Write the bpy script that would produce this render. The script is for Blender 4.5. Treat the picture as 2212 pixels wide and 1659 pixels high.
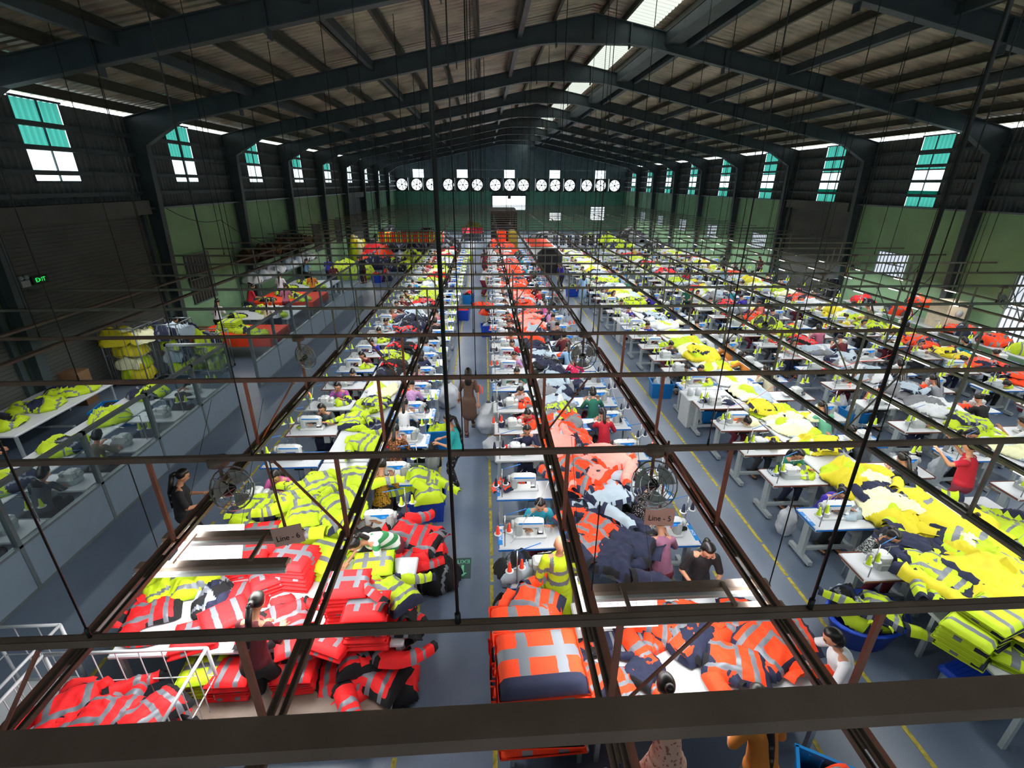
import bpy, bmesh, math, random
from math import sin, cos, pi, radians, sqrt
from mathutils import Vector, Matrix, noise
R = random.Random(7)
S = bpy.context.scene
for o in list(bpy.data.objects): bpy.data.objects.remove(o)
COL = S.collection
# ---------------------------------------------------------------- camera, world, exposure
EYE = Vector((0.0, 0.0, 5.6))
PITCH, YAW, ROLL, FPX = 22.71, -3.21, 0.37, 1035.4
cd = bpy.data.cameras.new('camera'); cam = bpy.data.objects.new('camera', cd); COL.objects.link(cam)
cd.sensor_width = 36.0; cd.lens = FPX / 2212 * 36.0; cd.clip_start = 0.05; cd.clip_end = 300
CM = Matrix.Rotation(radians(YAW), 4, 'Z') @ Matrix.Rotation(radians(90 - PITCH), 4, 'X') @ Matrix.Rotation(radians(ROLL), 4, 'Z')
cam.matrix_world = Matrix.Translation(EYE) @ CM
S.camera = cam
W = bpy.data.worlds.new('sky'); S.world = W; W.use_nodes = True
bg = W.node_tree.nodes['Background']; bg.inputs[0].default_value = (0.86, 0.95, 1.0, 1); bg.inputs[1].default_value = 3.0
S.view_settings.view_transform = 'Standard'; S.view_settings.look = 'None'; S.view_settings.gamma = 1
S.view_settings.exposure = 0.0
S.cycles.use_denoising = True
S.cycles.max_bounces = 6; S.cycles.diffuse_bounces = 3; S.cycles.glossy_bounces = 2
S.cycles.transmission_bounces = 4; S.cycles.transparent_max_bounces = 8
S.cycles.caustics_reflective = False; S.cycles.caustics_refractive = False
S.cycles.sample_clamp_indirect = 4.0; S.cycles.use_adaptive_sampling = True; S.cycles.adaptive_threshold = .03
def area(name, loc, sx, sy, power, col=(1, .98, .95), rot=(0, 0, 0), spread=180):
    l = bpy.data.lights.new(name, 'AREA'); l.shape = 'RECTANGLE'; l.size = sx; l.size_y = sy
    l.energy = power; l.color = col; l.spread = radians(spread)
    o = bpy.data.objects.new(name, l); o.location = loc; o.rotation_euler = rot; COL.objects.link(o); return o
RAILS = [-9.4, -7.9, -3.29, -1.53, .83, 2.5, 5.5, 7.08, 9.42, 11.2, 13.4, 15.05, 16.9]
LAMP_E = 10.0
# the light of the tube lamps that hang under every rail
for rx in RAILS:
    e = LAMP_E * (.5 if rx < -6 else .8 if rx > 9 else 1.0)
    for k in range(5):
        y0 = 3.0 + k * 11.6
        area('tube_light', (rx, y0 + 5.8, 2.02), .12, 11.4, e * 11.4 * .95)
# added fill light, unseen behind the camera, to brighten the overhead bars
area('window_daylight', (3.4, -6.2, 6.8), 24, 1.3, 320, (.9, .97, 1), (radians(68), 0, 0))
# ---------------------------------------------------------------- materials
def lin(h):
    h = h.lstrip('#'); c = [int(h[i:i+2], 16) / 255 for i in (0, 2, 4)]
    return tuple(x / 12.92 if x <= .04045 else ((x + .055) / 1.055) ** 2.4 for x in c) + (1,)
MATS = {}
def mat(name, col, rough=.6, metal=0., var=.12, scale=6., bump=0., emis=0., spec=.5, coat=0.):
    if name in MATS: return MATS[name]
    m = bpy.data.materials.new(name); m.use_nodes = True; nt = m.node_tree; b = nt.nodes['Principled BSDF']
    c = lin(col) if isinstance(col, str) else tuple(col) + (1,)
    b.inputs['Base Color'].default_value = c; b.inputs['Roughness'].default_value = rough; b.inputs['Metallic'].default_value = metal
    b.inputs['Specular IOR Level'].default_value = spec
    if coat: b.inputs['Coat Weight'].default_value = coat
    if emis: b.inputs['Emission Color'].default_value = c; b.inputs['Emission Strength'].default_value = emis
    if var or bump:
        tc = nt.nodes.new('ShaderNodeTexCoord'); n = nt.nodes.new('ShaderNodeTexNoise'); n.inputs['Scale'].default_value = scale; n.inputs['Detail'].default_value = 5
        nt.links.new(tc.outputs['Object'], n.inputs['Vector'])
    if var:
        r = nt.nodes.new('ShaderNodeMapRange'); r.inputs[1].default_value = .3; r.inputs[2].default_value = .7
        r.inputs[3].default_value = 1 - var; r.inputs[4].default_value = 1 + var * .5
        mx = nt.nodes.new('ShaderNodeVectorMath'); mx.operation = 'SCALE'; mx.inputs[0].default_value = c[:3]
        nt.links.new(n.outputs['Fac'], r.inputs[0]); nt.links.new(r.outputs[0], mx.inputs['Scale']); nt.links.new(mx.outputs[0], b.inputs['Base Color'])
    if bump:
        bp = nt.nodes.new('ShaderNodeBump'); bp.inputs['Strength'].default_value = bump; bp.inputs['Distance'].default_value = .02
        nt.links.new(n.outputs['Fac'], bp.inputs['Height']); nt.links.new(bp.outputs[0], b.inputs['Normal'])
    MATS[name] = m; return m
def sheer(name, tint, trans, clear):
    """thin translucent roofing or window sheet: tint passes daylight through, clear is the see-through share"""
    m = bpy.data.materials.new(name); m.use_nodes = True; nt = m.node_tree; nt.nodes.clear()
    out = nt.nodes.new('ShaderNodeOutputMaterial'); t = nt.nodes.new('ShaderNodeBsdfTranslucent'); p = nt.nodes.new('ShaderNodeBsdfTransparent'); d = nt.nodes.new('ShaderNodeBsdfDiffuse')
    a = nt.nodes.new('ShaderNodeMixShader'); b = nt.nodes.new('ShaderNodeMixShader')
    t.inputs[0].default_value = lin(tint); p.inputs[0].default_value = lin(tint); d.inputs[0].default_value = lin(tint)
    a.inputs[0].default_value = trans; nt.links.new(d.outputs[0], a.inputs[1]); nt.links.new(t.outputs[0], a.inputs[2])
    b.inputs[0].default_value = clear; nt.links.new(a.outputs[0], b.inputs[1]); nt.links.new(p.outputs[0], b.inputs[2]); nt.links.new(b.outputs[0], out.inputs[0])
    MATS[name] = m; return m
def two_tone(name, a, b, kind, scale, thr=.5, rough=.8, axis=2):
    """printed cloth: stripes, dots or blotches of b on a"""
    m = bpy.data.materials.new(name); m.use_nodes = True; nt = m.node_tree; bs = nt.nodes['Principled BSDF']; bs.inputs['Roughness'].default_value = rough
    tc = nt.nodes.new('ShaderNodeTexCoord'); rp = nt.nodes.new('ShaderNodeValToRGB'); rp.color_ramp.interpolation = 'CONSTANT'
    if kind == 'dot': a, b = b, a
    rp.color_ramp.elements[0].color = lin(a); rp.color_ramp.elements[1].color = lin(b); rp.color_ramp.elements[1].position = thr
    if kind == 'stripe':
        t = nt.nodes.new('ShaderNodeTexWave'); t.bands_direction = 'XYZ'[axis]; t.inputs['Scale'].default_value = scale; t.inputs['Distortion'].default_value = .6; o = t.outputs['Fac']
    elif kind == 'dot':
        t = nt.nodes.new('ShaderNodeTexVoronoi'); t.inputs['Scale'].default_value = scale; o = t.outputs['Distance']
    else:
        t = nt.nodes.new('ShaderNodeTexNoise'); t.inputs['Scale'].default_value = scale; t.inputs['Detail'].default_value = 3; o = t.outputs['Fac']
    nt.links.new(tc.outputs['Object'], t.inputs['Vector']); nt.links.new(o, rp.inputs[0]); nt.links.new(rp.outputs[0], bs.inputs['Base Color'])
    MATS[name] = m; return m
# floor: worn blue-grey epoxy
def floor_mat():
    m = bpy.data.materials.new('floor_epoxy'); m.use_nodes = True; nt = m.node_tree; b = nt.nodes['Principled BSDF']
    tc = nt.nodes.new('ShaderNodeTexCoord')
    n1 = nt.nodes.new('ShaderNodeTexNoise'); n1.inputs['Scale'].default_value = .6; n1.inputs['Detail'].default_value = 8
    n2 = nt.nodes.new('ShaderNodeTexNoise'); n2.inputs['Scale'].default_value = 9; n2.inputs['Detail'].default_value = 6
    nt.links.new(tc.outputs['Object'], n1.inputs['Vector']); nt.links.new(tc.outputs['Object'], n2.inputs['Vector'])
    r1 = nt.nodes.new('ShaderNodeValToRGB'); r1.color_ramp.elements[0].color = lin('5f6f86'); r1.color_ramp.elements[0].position = .35
    r1.color_ramp.elements[1].color = lin('78879a'); r1.color_ramp.elements[1].position = .7
    r2 = nt.nodes.new('ShaderNodeValToRGB'); r2.color_ramp.elements[0].position = .68; r2.color_ramp.elements[1].position = .78
    r2.color_ramp.elements[0].color = (0, 0, 0, 1); r2.color_ramp.elements[1].color = (.35, .35, .35, 1)
    mx = nt.nodes.new('ShaderNodeMixRGB'); mx.inputs[2].default_value = lin('9aa2ab')
    nt.links.new(n1.outputs['Fac'], r1.inputs[0]); nt.links.new(n2.outputs['Fac'], r2.inputs[0]); nt.links.new(r2.outputs[0], mx.inputs[0]); nt.links.new(r1.outputs[0], mx.inputs[1])
    nt.links.new(mx.outputs[0], b.inputs['Base Color'])
    rr = nt.nodes.new('ShaderNodeMapRange'); rr.inputs[3].default_value = .22; rr.inputs[4].default_value = .48
    nt.links.new(n1.outputs['Fac'], rr.inputs[0]); nt.links.new(rr.outputs[0], b.inputs['Roughness'])
    return m
def wear_wall(name, col):
    return mat(name, col, .75, var=.18, scale=.9, bump=.1)
M_floor = floor_mat()
M_green = wear_wall('painted_plaster_green', '98c498'); M_green2 = wear_wall('painted_plaster_sea_green', '78b89c')
M_dark = mat('corrugated_dark_steel', '626b6c', .6, .1, .25, 1.5); M_shut = mat('roller_shutter_grey', '5c5f5c', .6, .2, .2, .8)
M_steel = mat('painted_structural_steel', '4a565b', .5, .2, .2, 2.0)
M_roof = mat('weathered_roof_sheet', 'c4bba6', .4, .25, .45, 1.3)
M_purl = mat('steel_purlin_paint', '4c4e46', .6, .1, .2, 2.)
M_bar = mat('bronze_channel_paint', '7d6c60', .5, .1, .25, 3.); M_pink = mat('primer_pink_steel', 'a8705f', .6, .1, .2, 4.)
M_rail = mat('track_rail_steel', '8c8d83', .4, .3, .25, 3.); M_rod = mat('black_hanger_rod', '2a2d2b', .5, .3, .1)
M_teal = sheer('teal_translucent_sheet', '3a8a7c', .85, .1); M_milk = sheer('milky_translucent_sheet', 'b4b2a6', .9, .25)
M_clear = sheer('clear_daylight_sheet', 'f2fffd', .8, .65)
M_cladf = mat('blue_grey_cladding', '7c8d94', .6, .05, .2, 1.5)  # far-wall cladding, blue-grey lightened in its colour to stand in for haze
M_white = mat('white_laminate', 'cdd3d9', .28, var=.04, scale=2.); M_wedge = mat('blue_table_edge', '1d6fc4', .4); M_bedge = mat('brown_table_edge', '7a4a3a', .5)
M_mach = mat('machine_white_enamel', 'ccd2d4', .3, var=.05); M_machg = mat('machine_grey_enamel', 'aeb6b6', .35, var=.08)
M_blue = mat('machine_blue_panel', '1f86d8', .35, var=.03); M_leg = mat('grey_table_leg_paint', 'a9b4b8', .45, var=.1); M_metal = mat('bright_steel', 'b9bcbc', .25, .9, .05)
M_black = mat('black_plastic', '18191b', .5, var=.1); M_yel = mat('floor_marking_yellow', 'b7a83a', .7, var=.5, scale=14.)
M_neoY = mat('neon_yellow_cloth', 'bcd81c', .75, var=.06, scale=9., bump=.25); M_neoO = mat('neon_orange_cloth', 'f5430e', .75, var=.06, scale=9., bump=.25)
M_neoR = mat('neon_red_cloth', 'f01c22', .75, var=.06, scale=9., bump=.25); M_navy = mat('navy_cloth', '1c2340', .85, var=.15, scale=9., bump=.3)
M_silver = mat('reflective_silver_tape', '737a84', .45, .15, .05); M_liner = mat('pale_blue_liner', 'a9bccb', .8, var=.08, bump=.3)
M_pinkc = mat('pink_mesh_liner', 'ff9a90', .8, var=.06, bump=.3); M_cream = mat('cream_cloth', 'eef0c4', .8, var=.06, bump=.3); M_blk = mat('black_cloth', '121318', .9, var=.2, bump=.3)
M_whc = mat('white_cloth', 'd7dde2', .8, var=.06, bump=.3); M_sunY = mat('lemon_cloth', 'd6ca22', .7, var=.06, bump=.3); M_greyc = mat('grey_cloth', '7f8388', .85, var=.1, bump=.3)
M_part = mat('blue_grey_partition_panel', '8496a6', .4, var=.05); M_alu = mat('aluminium_frame', '7c878c', .4, .5, .1)
M_crate = mat('blue_crate_plastic', '1a46b8', .4, var=.06); M_crateC = mat('azure_crate_plastic', '0a78c0', .4, var=.06); M_card = mat('brown_cardboard', '8a6a4a', .8, var=.15)
M_skin = mat('skin', 'b98467', .55, var=.05, scale=20.); M_hair = mat('black_hair', '0f0c0c', .4, var=.2, scale=40.); M_lip = mat('lips', '8d4b45', .5, var=0); M_eye = mat('eye_dark', '120c0a', .3, var=0)
M_sack = mat('white_woven_sack', 'ccd3dc', .6, var=.08, bump=.4, scale=14.)
M_ylwcone = mat('neon_thread', 'd8f52a', .7, var=.05); M_ocone = mat('orange_thread', 'ff4a2a', .7, var=.05); M_ncone = mat('navy_thread', '20283e', .7, var=.05)
M_lamp = mat('lit_tube', 'ffffff', .5, var=0, emis=4.); M_led = mat('lit_blue_display', '2a6cff', .5, var=0, emis=2.); M_redled = mat('lit_red_display', 'ff2020', .5, var=0, emis=3.)
M_exit = mat('lit_green_exit_face', '20e860', .5, var=0, emis=1.6); M_ink = mat('black_ink', '17171c', .6, var=0); M_signp = mat('pale_sign_board', 'ffd2c4', .6, var=.06)
M_paper = mat('white_paper', 'e6e4e6', .7, var=.03); M_glass = None
g = bpy.data.materials.new('clear_partition_glass'); g.use_nodes = True; nt = g.node_tree; nt.nodes.clear()
o_ = nt.nodes.new('ShaderNodeOutputMaterial'); t_ = nt.nodes.new('ShaderNodeBsdfTransparent'); t_.inputs[0].default_value = (.82, .88, .9, 1); gl = nt.nodes.new('ShaderNodeBsdfGlossy'); gl.inputs[1].default_value = .08
x_ = nt.nodes.new('ShaderNodeMixShader'); x_.inputs[0].default_value = .1; nt.links.new(t_.outputs[0], x_.inputs[1]); nt.links.new(gl.outputs[0], x_.inputs[2]); nt.links.new(x_.outputs[0], o_.inputs[0]); M_glass = g
# ---------------------------------------------------------------- mesh builder
class MB:
    def __init__(s): s.v = []; s.f = []; s.m = []; s.mats = []; s.sm = []
    def mi(s, m):
        if m not in s.mats: s.mats.append(m)
        return s.mats.index(m)
    def add(s, vs, fs, m, smooth=False, mx=None):
        b = len(s.v); k = s.mi(m) if not isinstance(m, list) else None
        s.v += [tuple(mx @ Vector(p)) for p in vs] if mx is not None else [tuple(p) for p in vs]
        for i, f in enumerate(fs):
            s.f.append([b + j for j in f]); s.m.append(k if k is not None else s.mi(m[i])); s.sm.append(smooth)
        return s
    def box(s, x0, x1, y0, y1, z0, z1, m, mx=None):
        return s.add([(x0,y0,z0),(x1,y0,z0),(x1,y1,z0),(x0,y1,z0),(x0,y0,z1),(x1,y0,z1),(x1,y1,z1),(x0,y1,z1)],
                     [(0,3,2,1),(4,5,6,7),(0,1,5,4),(1,2,6,5),(2,3,7,6),(3,0,4,7)], m, False, mx)
    def cbox(s, c, d, m, mx=None):
        return s.box(c[0]-d[0]/2, c[0]+d[0]/2, c[1]-d[1]/2, c[1]+d[1]/2, c[2]-d[2]/2, c[2]+d[2]/2, m, mx)
    def rbox(s, c, d, m, r=.02, mx=None):
        """box with chamfered vertical and top edges"""
        x, y, z = d[0]/2, d[1]/2, d[2]/2; r = min(r, x*.9, y*.9, z*1.8); pts = []
        for (zz, k) in ((-z, 0), (z - r, 0), (z, r)):
            X, Y = x - k, y - k
            pts += [(-X+r,-Y,zz),(X-r,-Y,zz),(X,-Y+r,zz),(X,Y-r,zz),(X-r,Y,zz),(-X+r,Y,zz),(-X,Y-r,zz),(-X,-Y+r,zz)]
        fs = [tuple(range(7, -1, -1)), tuple(range(16, 24))]
        for L in (0, 8):
            for i in range(8): fs.append((L+i, L+(i+1)%8, L+8+(i+1)%8, L+8+i))
        return s.add([(p[0]+c[0], p[1]+c[1], p[2]+c[2]) for p in pts], fs, m, False, mx)
    def tube(s, a, b, r0, r1=None, n=8, m=None, cap=True, mx=None, smooth=True):
        a = Vector(a); b = Vector(b); r1 = r0 if r1 is None else r1; d = (b - a)
        if d.length < 1e-6: return s
        d.normalize(); u = d.orthogonal().normalized(); w = d.cross(u)
        vs = [a + (u*cos(2*pi*i/n) + w*sin(2*pi*i/n))*r0 for i in range(n)] + [b + (u*cos(2*pi*i/n) + w*sin(2*pi*i/n))*r1 for i in range(n)]
        fs = [(i, (i+1)%n, n+(i+1)%n, n+i) for i in range(n)]
        if cap: fs += [tuple(range(n-1, -1, -1)), tuple(range(n, 2*n))]
        return s.add(vs, fs, m, smooth and n > 5, mx)
    def path(s, pts, r, n=6, m=None, mx=None):
        for a, b in zip(pts, pts[1:]): s.tube(a, b, r, r, n, m, True, mx)
        return s
    def ball(s, c, r, m, n=10, k=6, mx=None):
        r = r if isinstance(r, (tuple, list)) else (r, r, r); vs = [(c[0], c[1], c[2]-r[2])]
        for j in range(1, k):
            t = pi*j/k
            for i in range(n): a = 2*pi*i/n; vs.append((c[0]+r[0]*sin(t)*cos(a), c[1]+r[1]*sin(t)*sin(a), c[2]-r[2]*cos(t)))
        vs.append((c[0], c[1], c[2]+r[2])); fs = []
        for i in range(n): fs.append((0, 1+(i+1)%n, 1+i))
        for j in range(k-2):
            for i in range(n): p = 1+j*n; fs.append((p+i, p+(i+1)%n, p+n+(i+1)%n, p+n+i))
        p = 1+(k-2)*n; L = len(vs)-1
        for i in range(n): fs.append((p+i, p+(i+1)%n, L))
        return s.add(vs, fs, m, True, mx)
    def lathe(s, prof, m, n=14, c=(0,0,0), mx=None):
        vs = [(c[0]+r*cos(2*pi*i/n), c[1]+r*sin(2*pi*i/n), c[2]+z) for r, z in prof for i in range(n)]
        fs = [(j*n+i, j*n+(i+1)%n, (j+1)*n+(i+1)%n, (j+1)*n+i) for j in range(len(prof)-1) for i in range(n)]
        fs += [tuple(range(n-1, -1, -1)), tuple(range((len(prof)-1)*n, len(prof)*n))]
        return s.add(vs, fs, m, True, mx)
    def quad(s, a, b, c, d, m): return s.add([a, b, c, d], [(0, 1, 2, 3)], m)
    def plate(s, poly, axis, t0, t1, m):
        """polygon given in the two other axes, extruded along axis from t0 to t1"""
        def P(p, t): q = list(p); q.insert(axis, t); return tuple(q)
        n = len(poly); vs = [P(p, t0) for p in poly] + [P(p, t1) for p in poly]
        return s.add(vs, [tuple(range(n)), tuple(range(2*n-1, n-1, -1))] + [(i, n+i, n+(i+1)%n, (i+1)%n) for i in range(n)], m)
    def mesh(s, name):
        me = bpy.data.meshes.new(name); me.from_pydata(s.v, [], s.f)
        for m in s.mats: me.materials.append(m)
        me.polygons.foreach_set('material_index', s.m); me.polygons.foreach_set('use_smooth', s.sm); me.update(); return me
    def build(s, name, parent=None): return put(name, s.mesh(name), parent)
def put(name, me, parent=None, loc=None, rz=0.):
    o = bpy.data.objects.new(name, me); COL.objects.link(o)
    if parent is not None: o.parent = parent
    if loc is not None: o.location = loc
    if rz: o.rotation_euler[2] = rz
    return o
def tag(o, label=None, cat=None, group=None, kind=None):
    if label: o['label'] = label
    if cat: o['category'] = cat
    if group: o['group'] = group
    if kind: o['kind'] = kind
    return o
def empty(name, loc, rz=0.): 
    o = put(name, None, None, loc, rz); o.empty_display_size = .1; return o
def structure(mb, name): o = mb.build(name); o['kind'] = 'structure'; return o
ORD = 'first second third fourth fifth sixth seventh eighth ninth tenth eleventh twelfth thirteenth fourteenth fifteenth sixteenth seventeenth eighteenth nineteenth twentieth'.split()
def nth(i):
    i += 1
    if i <= 20: return ORD[i-1]
    t = {2: 'twenty', 3: 'thirty', 4: 'forty', 5: 'fifty'}[i // 10]; return t + ('-' + ORD[i % 10 - 1] if i % 10 else 'th')
def text_mesh(txt, size, m, depth=.001):
    c = bpy.data.curves.new('lettering', 'FONT'); c.body = txt; c.size = size; c.extrude = depth; c.align_x = 'CENTER'; c.align_y = 'CENTER'
    o = bpy.data.objects.new('lettering', c); COL.objects.link(o); dg = bpy.context.evaluated_depsgraph_get(); dg.update()
    me = bpy.data.meshes.new_from_object(o.evaluated_get(dg)); bpy.data.objects.remove(o); me.materials.clear(); me.materials.append(m); return me
# ================================================================ THE HALL
XL, XR, YB, YF = -11.3, 18.2, -6.4, 65.9
XRIDGE = 3.45; GZ = 4.74
def roofz(x): return 10.4 - .2 * abs(x - XRIDGE)
FR = [17.68 + 6 * i for i in range(-4, 8)]
structure(MB().box(XL-.3, XR+.3, YB-.3, YF+.3, -.2, 0, M_floor), 'floor')
def corr(mb, fixed, axis, t0, t1, z0, z1, m, pitch=.19, dep=.035):
    """vertical corrugated sheet; axis 0: sheet lies at x=fixed and runs along y"""
    t = t0; pts = []; sgn = 1 if fixed > 0 and axis == 0 else -1
    while t < t1 - 1e-6:
        for dt, d in ((0, 0), (.25, 0), (.4, 1), (.85, 1)):
            if t + dt * pitch <= t1: pts.append((t + dt * pitch, d * dep))
        t += pitch
    pts.append((t1, 0))
    P = lambda a, d, z: (fixed + d * sgn, a, z) if axis == 0 else (a, fixed + d, z)
    zz = z1 if callable(z1) else (lambda a: z1)
    vs = [P(a, d, z0) for a, d in pts] + [P(a, d, zz(a)) for a, d in pts]; n = len(pts)
    mb.add(vs, [(i, i+1, n+i+1, n+i) for i in range(n-1)], m)
wn = 1
# side walls
for side, X, out in (('left', XL, -1), ('right', XR, 1)):
    wl = MB(); wl.box(min(X, X+out*.25), max(X, X+out*.25), YB, YF, 0, GZ, M_green)
    # openings are separate window bays; plaster continues between
    up = MB(); e = roofz(X) + .02
    bays = [17.68 + 6*i + 2.85 for i in range(-4, 8)]; hw = .72
    lo = (5.55, 6.35) if side == 'left' else (4.86, 5.45)
    y = YB
    for by in bays:
        corr(up, X, 0, y, by - hw, GZ, e, M_dark)
        if side == 'left': corr(up, X, 0, by - hw, by + hw, GZ, 5.56, M_dark)
        y = by + hw
    corr(up, X, 0, y, YF, GZ, e, M_dark)
    wl.v  # lower plaster
    o = structure(wl, 'wall_' + side)
    o2 = up.build('corrugated_cladding', o)
    for k, by in enumerate(bays):
        w = MB(); z0 = 5.56 if side == 'left' else GZ + .04
        if side == 'left': zs = [(5.56, 6.32, M_clear), (6.34, 6.85, M_teal), (6.9, e, M_teal)]
        else: zs = [(GZ+.04, 5.22, M_teal), (5.42, 6.2, M_clear), (6.24, 6.8, M_teal), (6.9, e, M_teal)]
        if k in (8, 9, 10, 11) and side == 'left': zs = [(GZ+.04, 6.3, M_clear), (6.34, e, M_clear)]
        fr = MB()
        for a, b, m in zs:
            corr(w, X + out*.02, 0, by - hw, by + hw, a, b, m)
            fr.cbox((X - out*.03, by, b + .02), (.05, hw*2+.1, .05), M_steel)
        if side == 'right': fr.cbox((X - out*.01, by, 5.32), (.06, hw*2+.1, .2), M_teal)
        fr.cbox((X - out*.03, by, z0), (.05, hw*2+.1, .06), M_steel); fr.cbox((X - out*.03, by, (z0+e)/2), (.04, .03, e - z0), M_steel)
        o3 = structure(w, 'window_%d' % wn); wn += 1; fr.build('window_frame', o3)
    gt = MB()
    for z in (5.2, 5.75, 6.33, 6.87):
        gt.cbox((X - out*.1, (YB+YF)/2, z), (.14, YF-YB, .05), M_steel); gt.cbox((X - out*.17, (YB+YF)/2, z+.04), (.02, YF-YB, .1), M_steel)
    gt.cbox((X - out*.16, (YB+YF)/2, GZ+.02), (.3, YF-YB, .06), M_alu)
    structure(gt, 'trim_%d' % (1 if side == 'left' else 2))
# portal frames
def frame_mesh():
    mb = MB(); half = []
    inner = [(-11.0, 0), (-10.72, 6.65), (-9.55, 7.32), (1.6, 9.55), (2.3, 9.62)]
    outer = [(-11.2, 0), (-11.2, 7.42), (-9.9, 7.72), (1.6, 10.03), (XRIDGE, 10.38)]
    mir = lambda p: (2*XRIDGE - p[0], p[1])
    inner2 = inner + [mir(p) for p in reversed(inner)]; outer2 = outer + [mir(p) for p in reversed(outer[:-1])]
    def strip(a, b):
        n = len(a); vs = []
        for (p, q) in zip(a, b): vs += [(p[0], -.008, p[1]), (q[0], -.008, q[1]), (p[0], .008, p[1]), (q[0], .008, q[1])]
        fs = []
        for i in range(n-1): k = i*4; fs += [(k, k+4, k+5, k+1), (k+2, k+3, k+7, k+6)]
        mb.add(vs, fs, M_steel)
    oi = outer2[:4] + [(2.3, 10.16)] ; full_out = outer2[:4] + [(2.3, 10.17), mir((2.3, 10.17))] + outer2[-4:]
    strip(inner2[:5] + inner2[5:], full_out)
    mb.add([(2.3,0,10.17),(XRIDGE,0,10.38),(4.6,0,10.17)], [(0,1,2)], M_steel)
    for line in (inner2, outer2):
        for p, q in zip(line, line[1:]):
            d = Vector((q[0]-p[0], 0, q[1]-p[1])); L = d.length; d.normalize(); nrm = Vector((-d.z, 0, d.x))*.012
            a, b = Vector((p[0], 0, p[1])), Vector((q[0], 0, q[1]))
            vs = [a+nrm+Vector((0,-.12,0)), b+nrm+Vector((0,-.12,0)), b+nrm+Vector((0,.12,0)), a+nrm+Vector((0,.12,0)), a-nrm+Vector((0,-.12,0)), b-nrm+Vector((0,-.12,0)), b-nrm+Vector((0,.12,0)), a-nrm+Vector((0,.12,0))]
            mb.add(vs, [(0,3,2,1),(4,5,6,7),(0,1,5,4),(1,2,6,5),(2,3,7,6),(3,0,4,7)], M_steel)
    for x in (-7.6, -4.2, -.8, 2.3, XRIDGE, 4.6, 7.7, 11.1, 14.5):
        t = roofz(x); lo = t - .68; mb.cbox((x, 0, (t+lo)/2), (.03, .22, t-lo-.03), M_steel)
    return mb.mesh('steel_portal_frame')
fm = frame_mesh()
for i, y in enumerate(FR): put('steel_portal_frame', fm, None, (0, y, 0))['kind'] = 'structure'
# roof: sheets ribbed down the slope, purlins, ridge skylight
def roof_side(x0, x1, m, name):
    mb = MB(); p = .26; y = YB; pts = []
    while y < YF:
        for dt, d in ((0, 0), (.55, 0), (.68, .04), (.87, .04)): pts.append((y + dt*p, d))
        y += p
    n = len(pts); z = lambda x: roofz(x) + .24
    vs = [(x0, a, z(x0)+d) for a, d in pts] + [(x1, a, z(x1)+d) for a, d in pts]
    mb.add(vs, [(i, n+i, n+i+1, i+1) for i in range(n-1)], m)
    return structure(mb, name)
roof_side(XL-.35, XRIDGE, M_roof, 'ceiling'); roof_side(XRIDGE, 4.55, M_roof, 'ceiling')
roof_side(4.55, 5.5, M_milk, 'window_%d' % wn); wn += 1
roof_side(5.5, XR+.35, M_roof, 'ceiling')
pm = MB(); L = YF - YB
for zx in [XRIDGE - 14.3 + 1.19*i for i in range(12)] + [XRIDGE + .25, XRIDGE + .95, 5.75] + [XRIDGE + 3.4 + 1.19*i for i in range(10)]:
    z = roofz(zx) + .1; pm.cbox((zx, (YB+YF)/2, z), (.02, L, .2), M_purl); pm.cbox((zx+.03, (YB+YF)/2, z+.1), (.08, L, .015), M_purl); pm.cbox((zx-.03, (YB+YF)/2, z-.1), (.08, L, .015), M_purl)
structure(pm, 'ceiling_purlins')
pm = MB()
for zx in (-7.2, -3.4, 1.15, 5.95, 6.5, 9.9, 13.6):
    pm.cbox((zx, (YB+YF)/2, roofz(zx) - .12), (.14 if zx != 5.95 else .5, L, .22 if zx != 5.95 else .3), M_steel)
structure(pm, 'ceiling_beam')
# far wall
fw = MB(); b = .28
D0, D1 = 1.05, 5.28
holes = [(8.45, 9.95, 1.15, 2.15), (13.85, 15.7, 1.2, 2.85)]
xs = sorted([XL, D0, D1, XR] + [h[0] for h in holes] + [h[1] for h in holes])
for x0, x1 in zip(xs, xs[1:]):
    if abs(x0 - D0) < 1e-6: fw.box(x0, x1, YF, YF+b, 4.12, GZ, M_dark); continue
    h = [q for q in holes if abs(q[0]-x0) < 1e-6]
    if h: fw.box(x0, x1, YF, YF+b, 0, h[0][2], M_green2); fw.box(x0, x1, YF, YF+b, h[0][3], GZ, M_green2)
    else: fw.box(x0, x1, YF, YF+b, 0, GZ, M_green2)
wfar = structure(fw, 'wall_back')
FANX = [-10.31, -8.47, -6.62, -4.48, -2.68, -.87, 1.41, 3.23, 4.99, 7.3, 9.07, 10.92, 13.13, 14.92, 16.73]; FZ, FS = 5.4, .78
FH = [(x - FS, x + FS) for x in FANX]; cl = MB()
t = XL
for a, c in FH + [(XR, XR)]:
    if a > t + .01: corr(cl, YF, 1, t, a, GZ, 6.18, M_cladf)
    t = c
WX = [-8.2, -2.73, 3.2, 8.95, 14.8]; t = XL
for x in WX + [None]:
    a = XR if x is None else x - .66; corr(cl, YF, 1, t, a, 6.18, 7.15, M_cladf)
    if x is not None: t = x + .66
for a, c in ((XL, XRIDGE), (XRIDGE, XR)): corr(cl, YF, 1, a, c, 7.15, lambda q: roofz(q)+.2, M_cladf)
cl.build('corrugated_cladding', wfar)
for x in WX:
    w = MB(); corr(w, YF+.02, 1, x-.66, x+.66, 6.2, 7.13, M_clear); o = structure(w, 'window_%d' % wn); wn += 1
    MB().cbox((x, YF-.02, 6.8), (1.4, .05, .04), M_steel).cbox((x, YF-.02, 6.19), (1.4, .05, .05), M_steel).build('window_frame', o)
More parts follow.
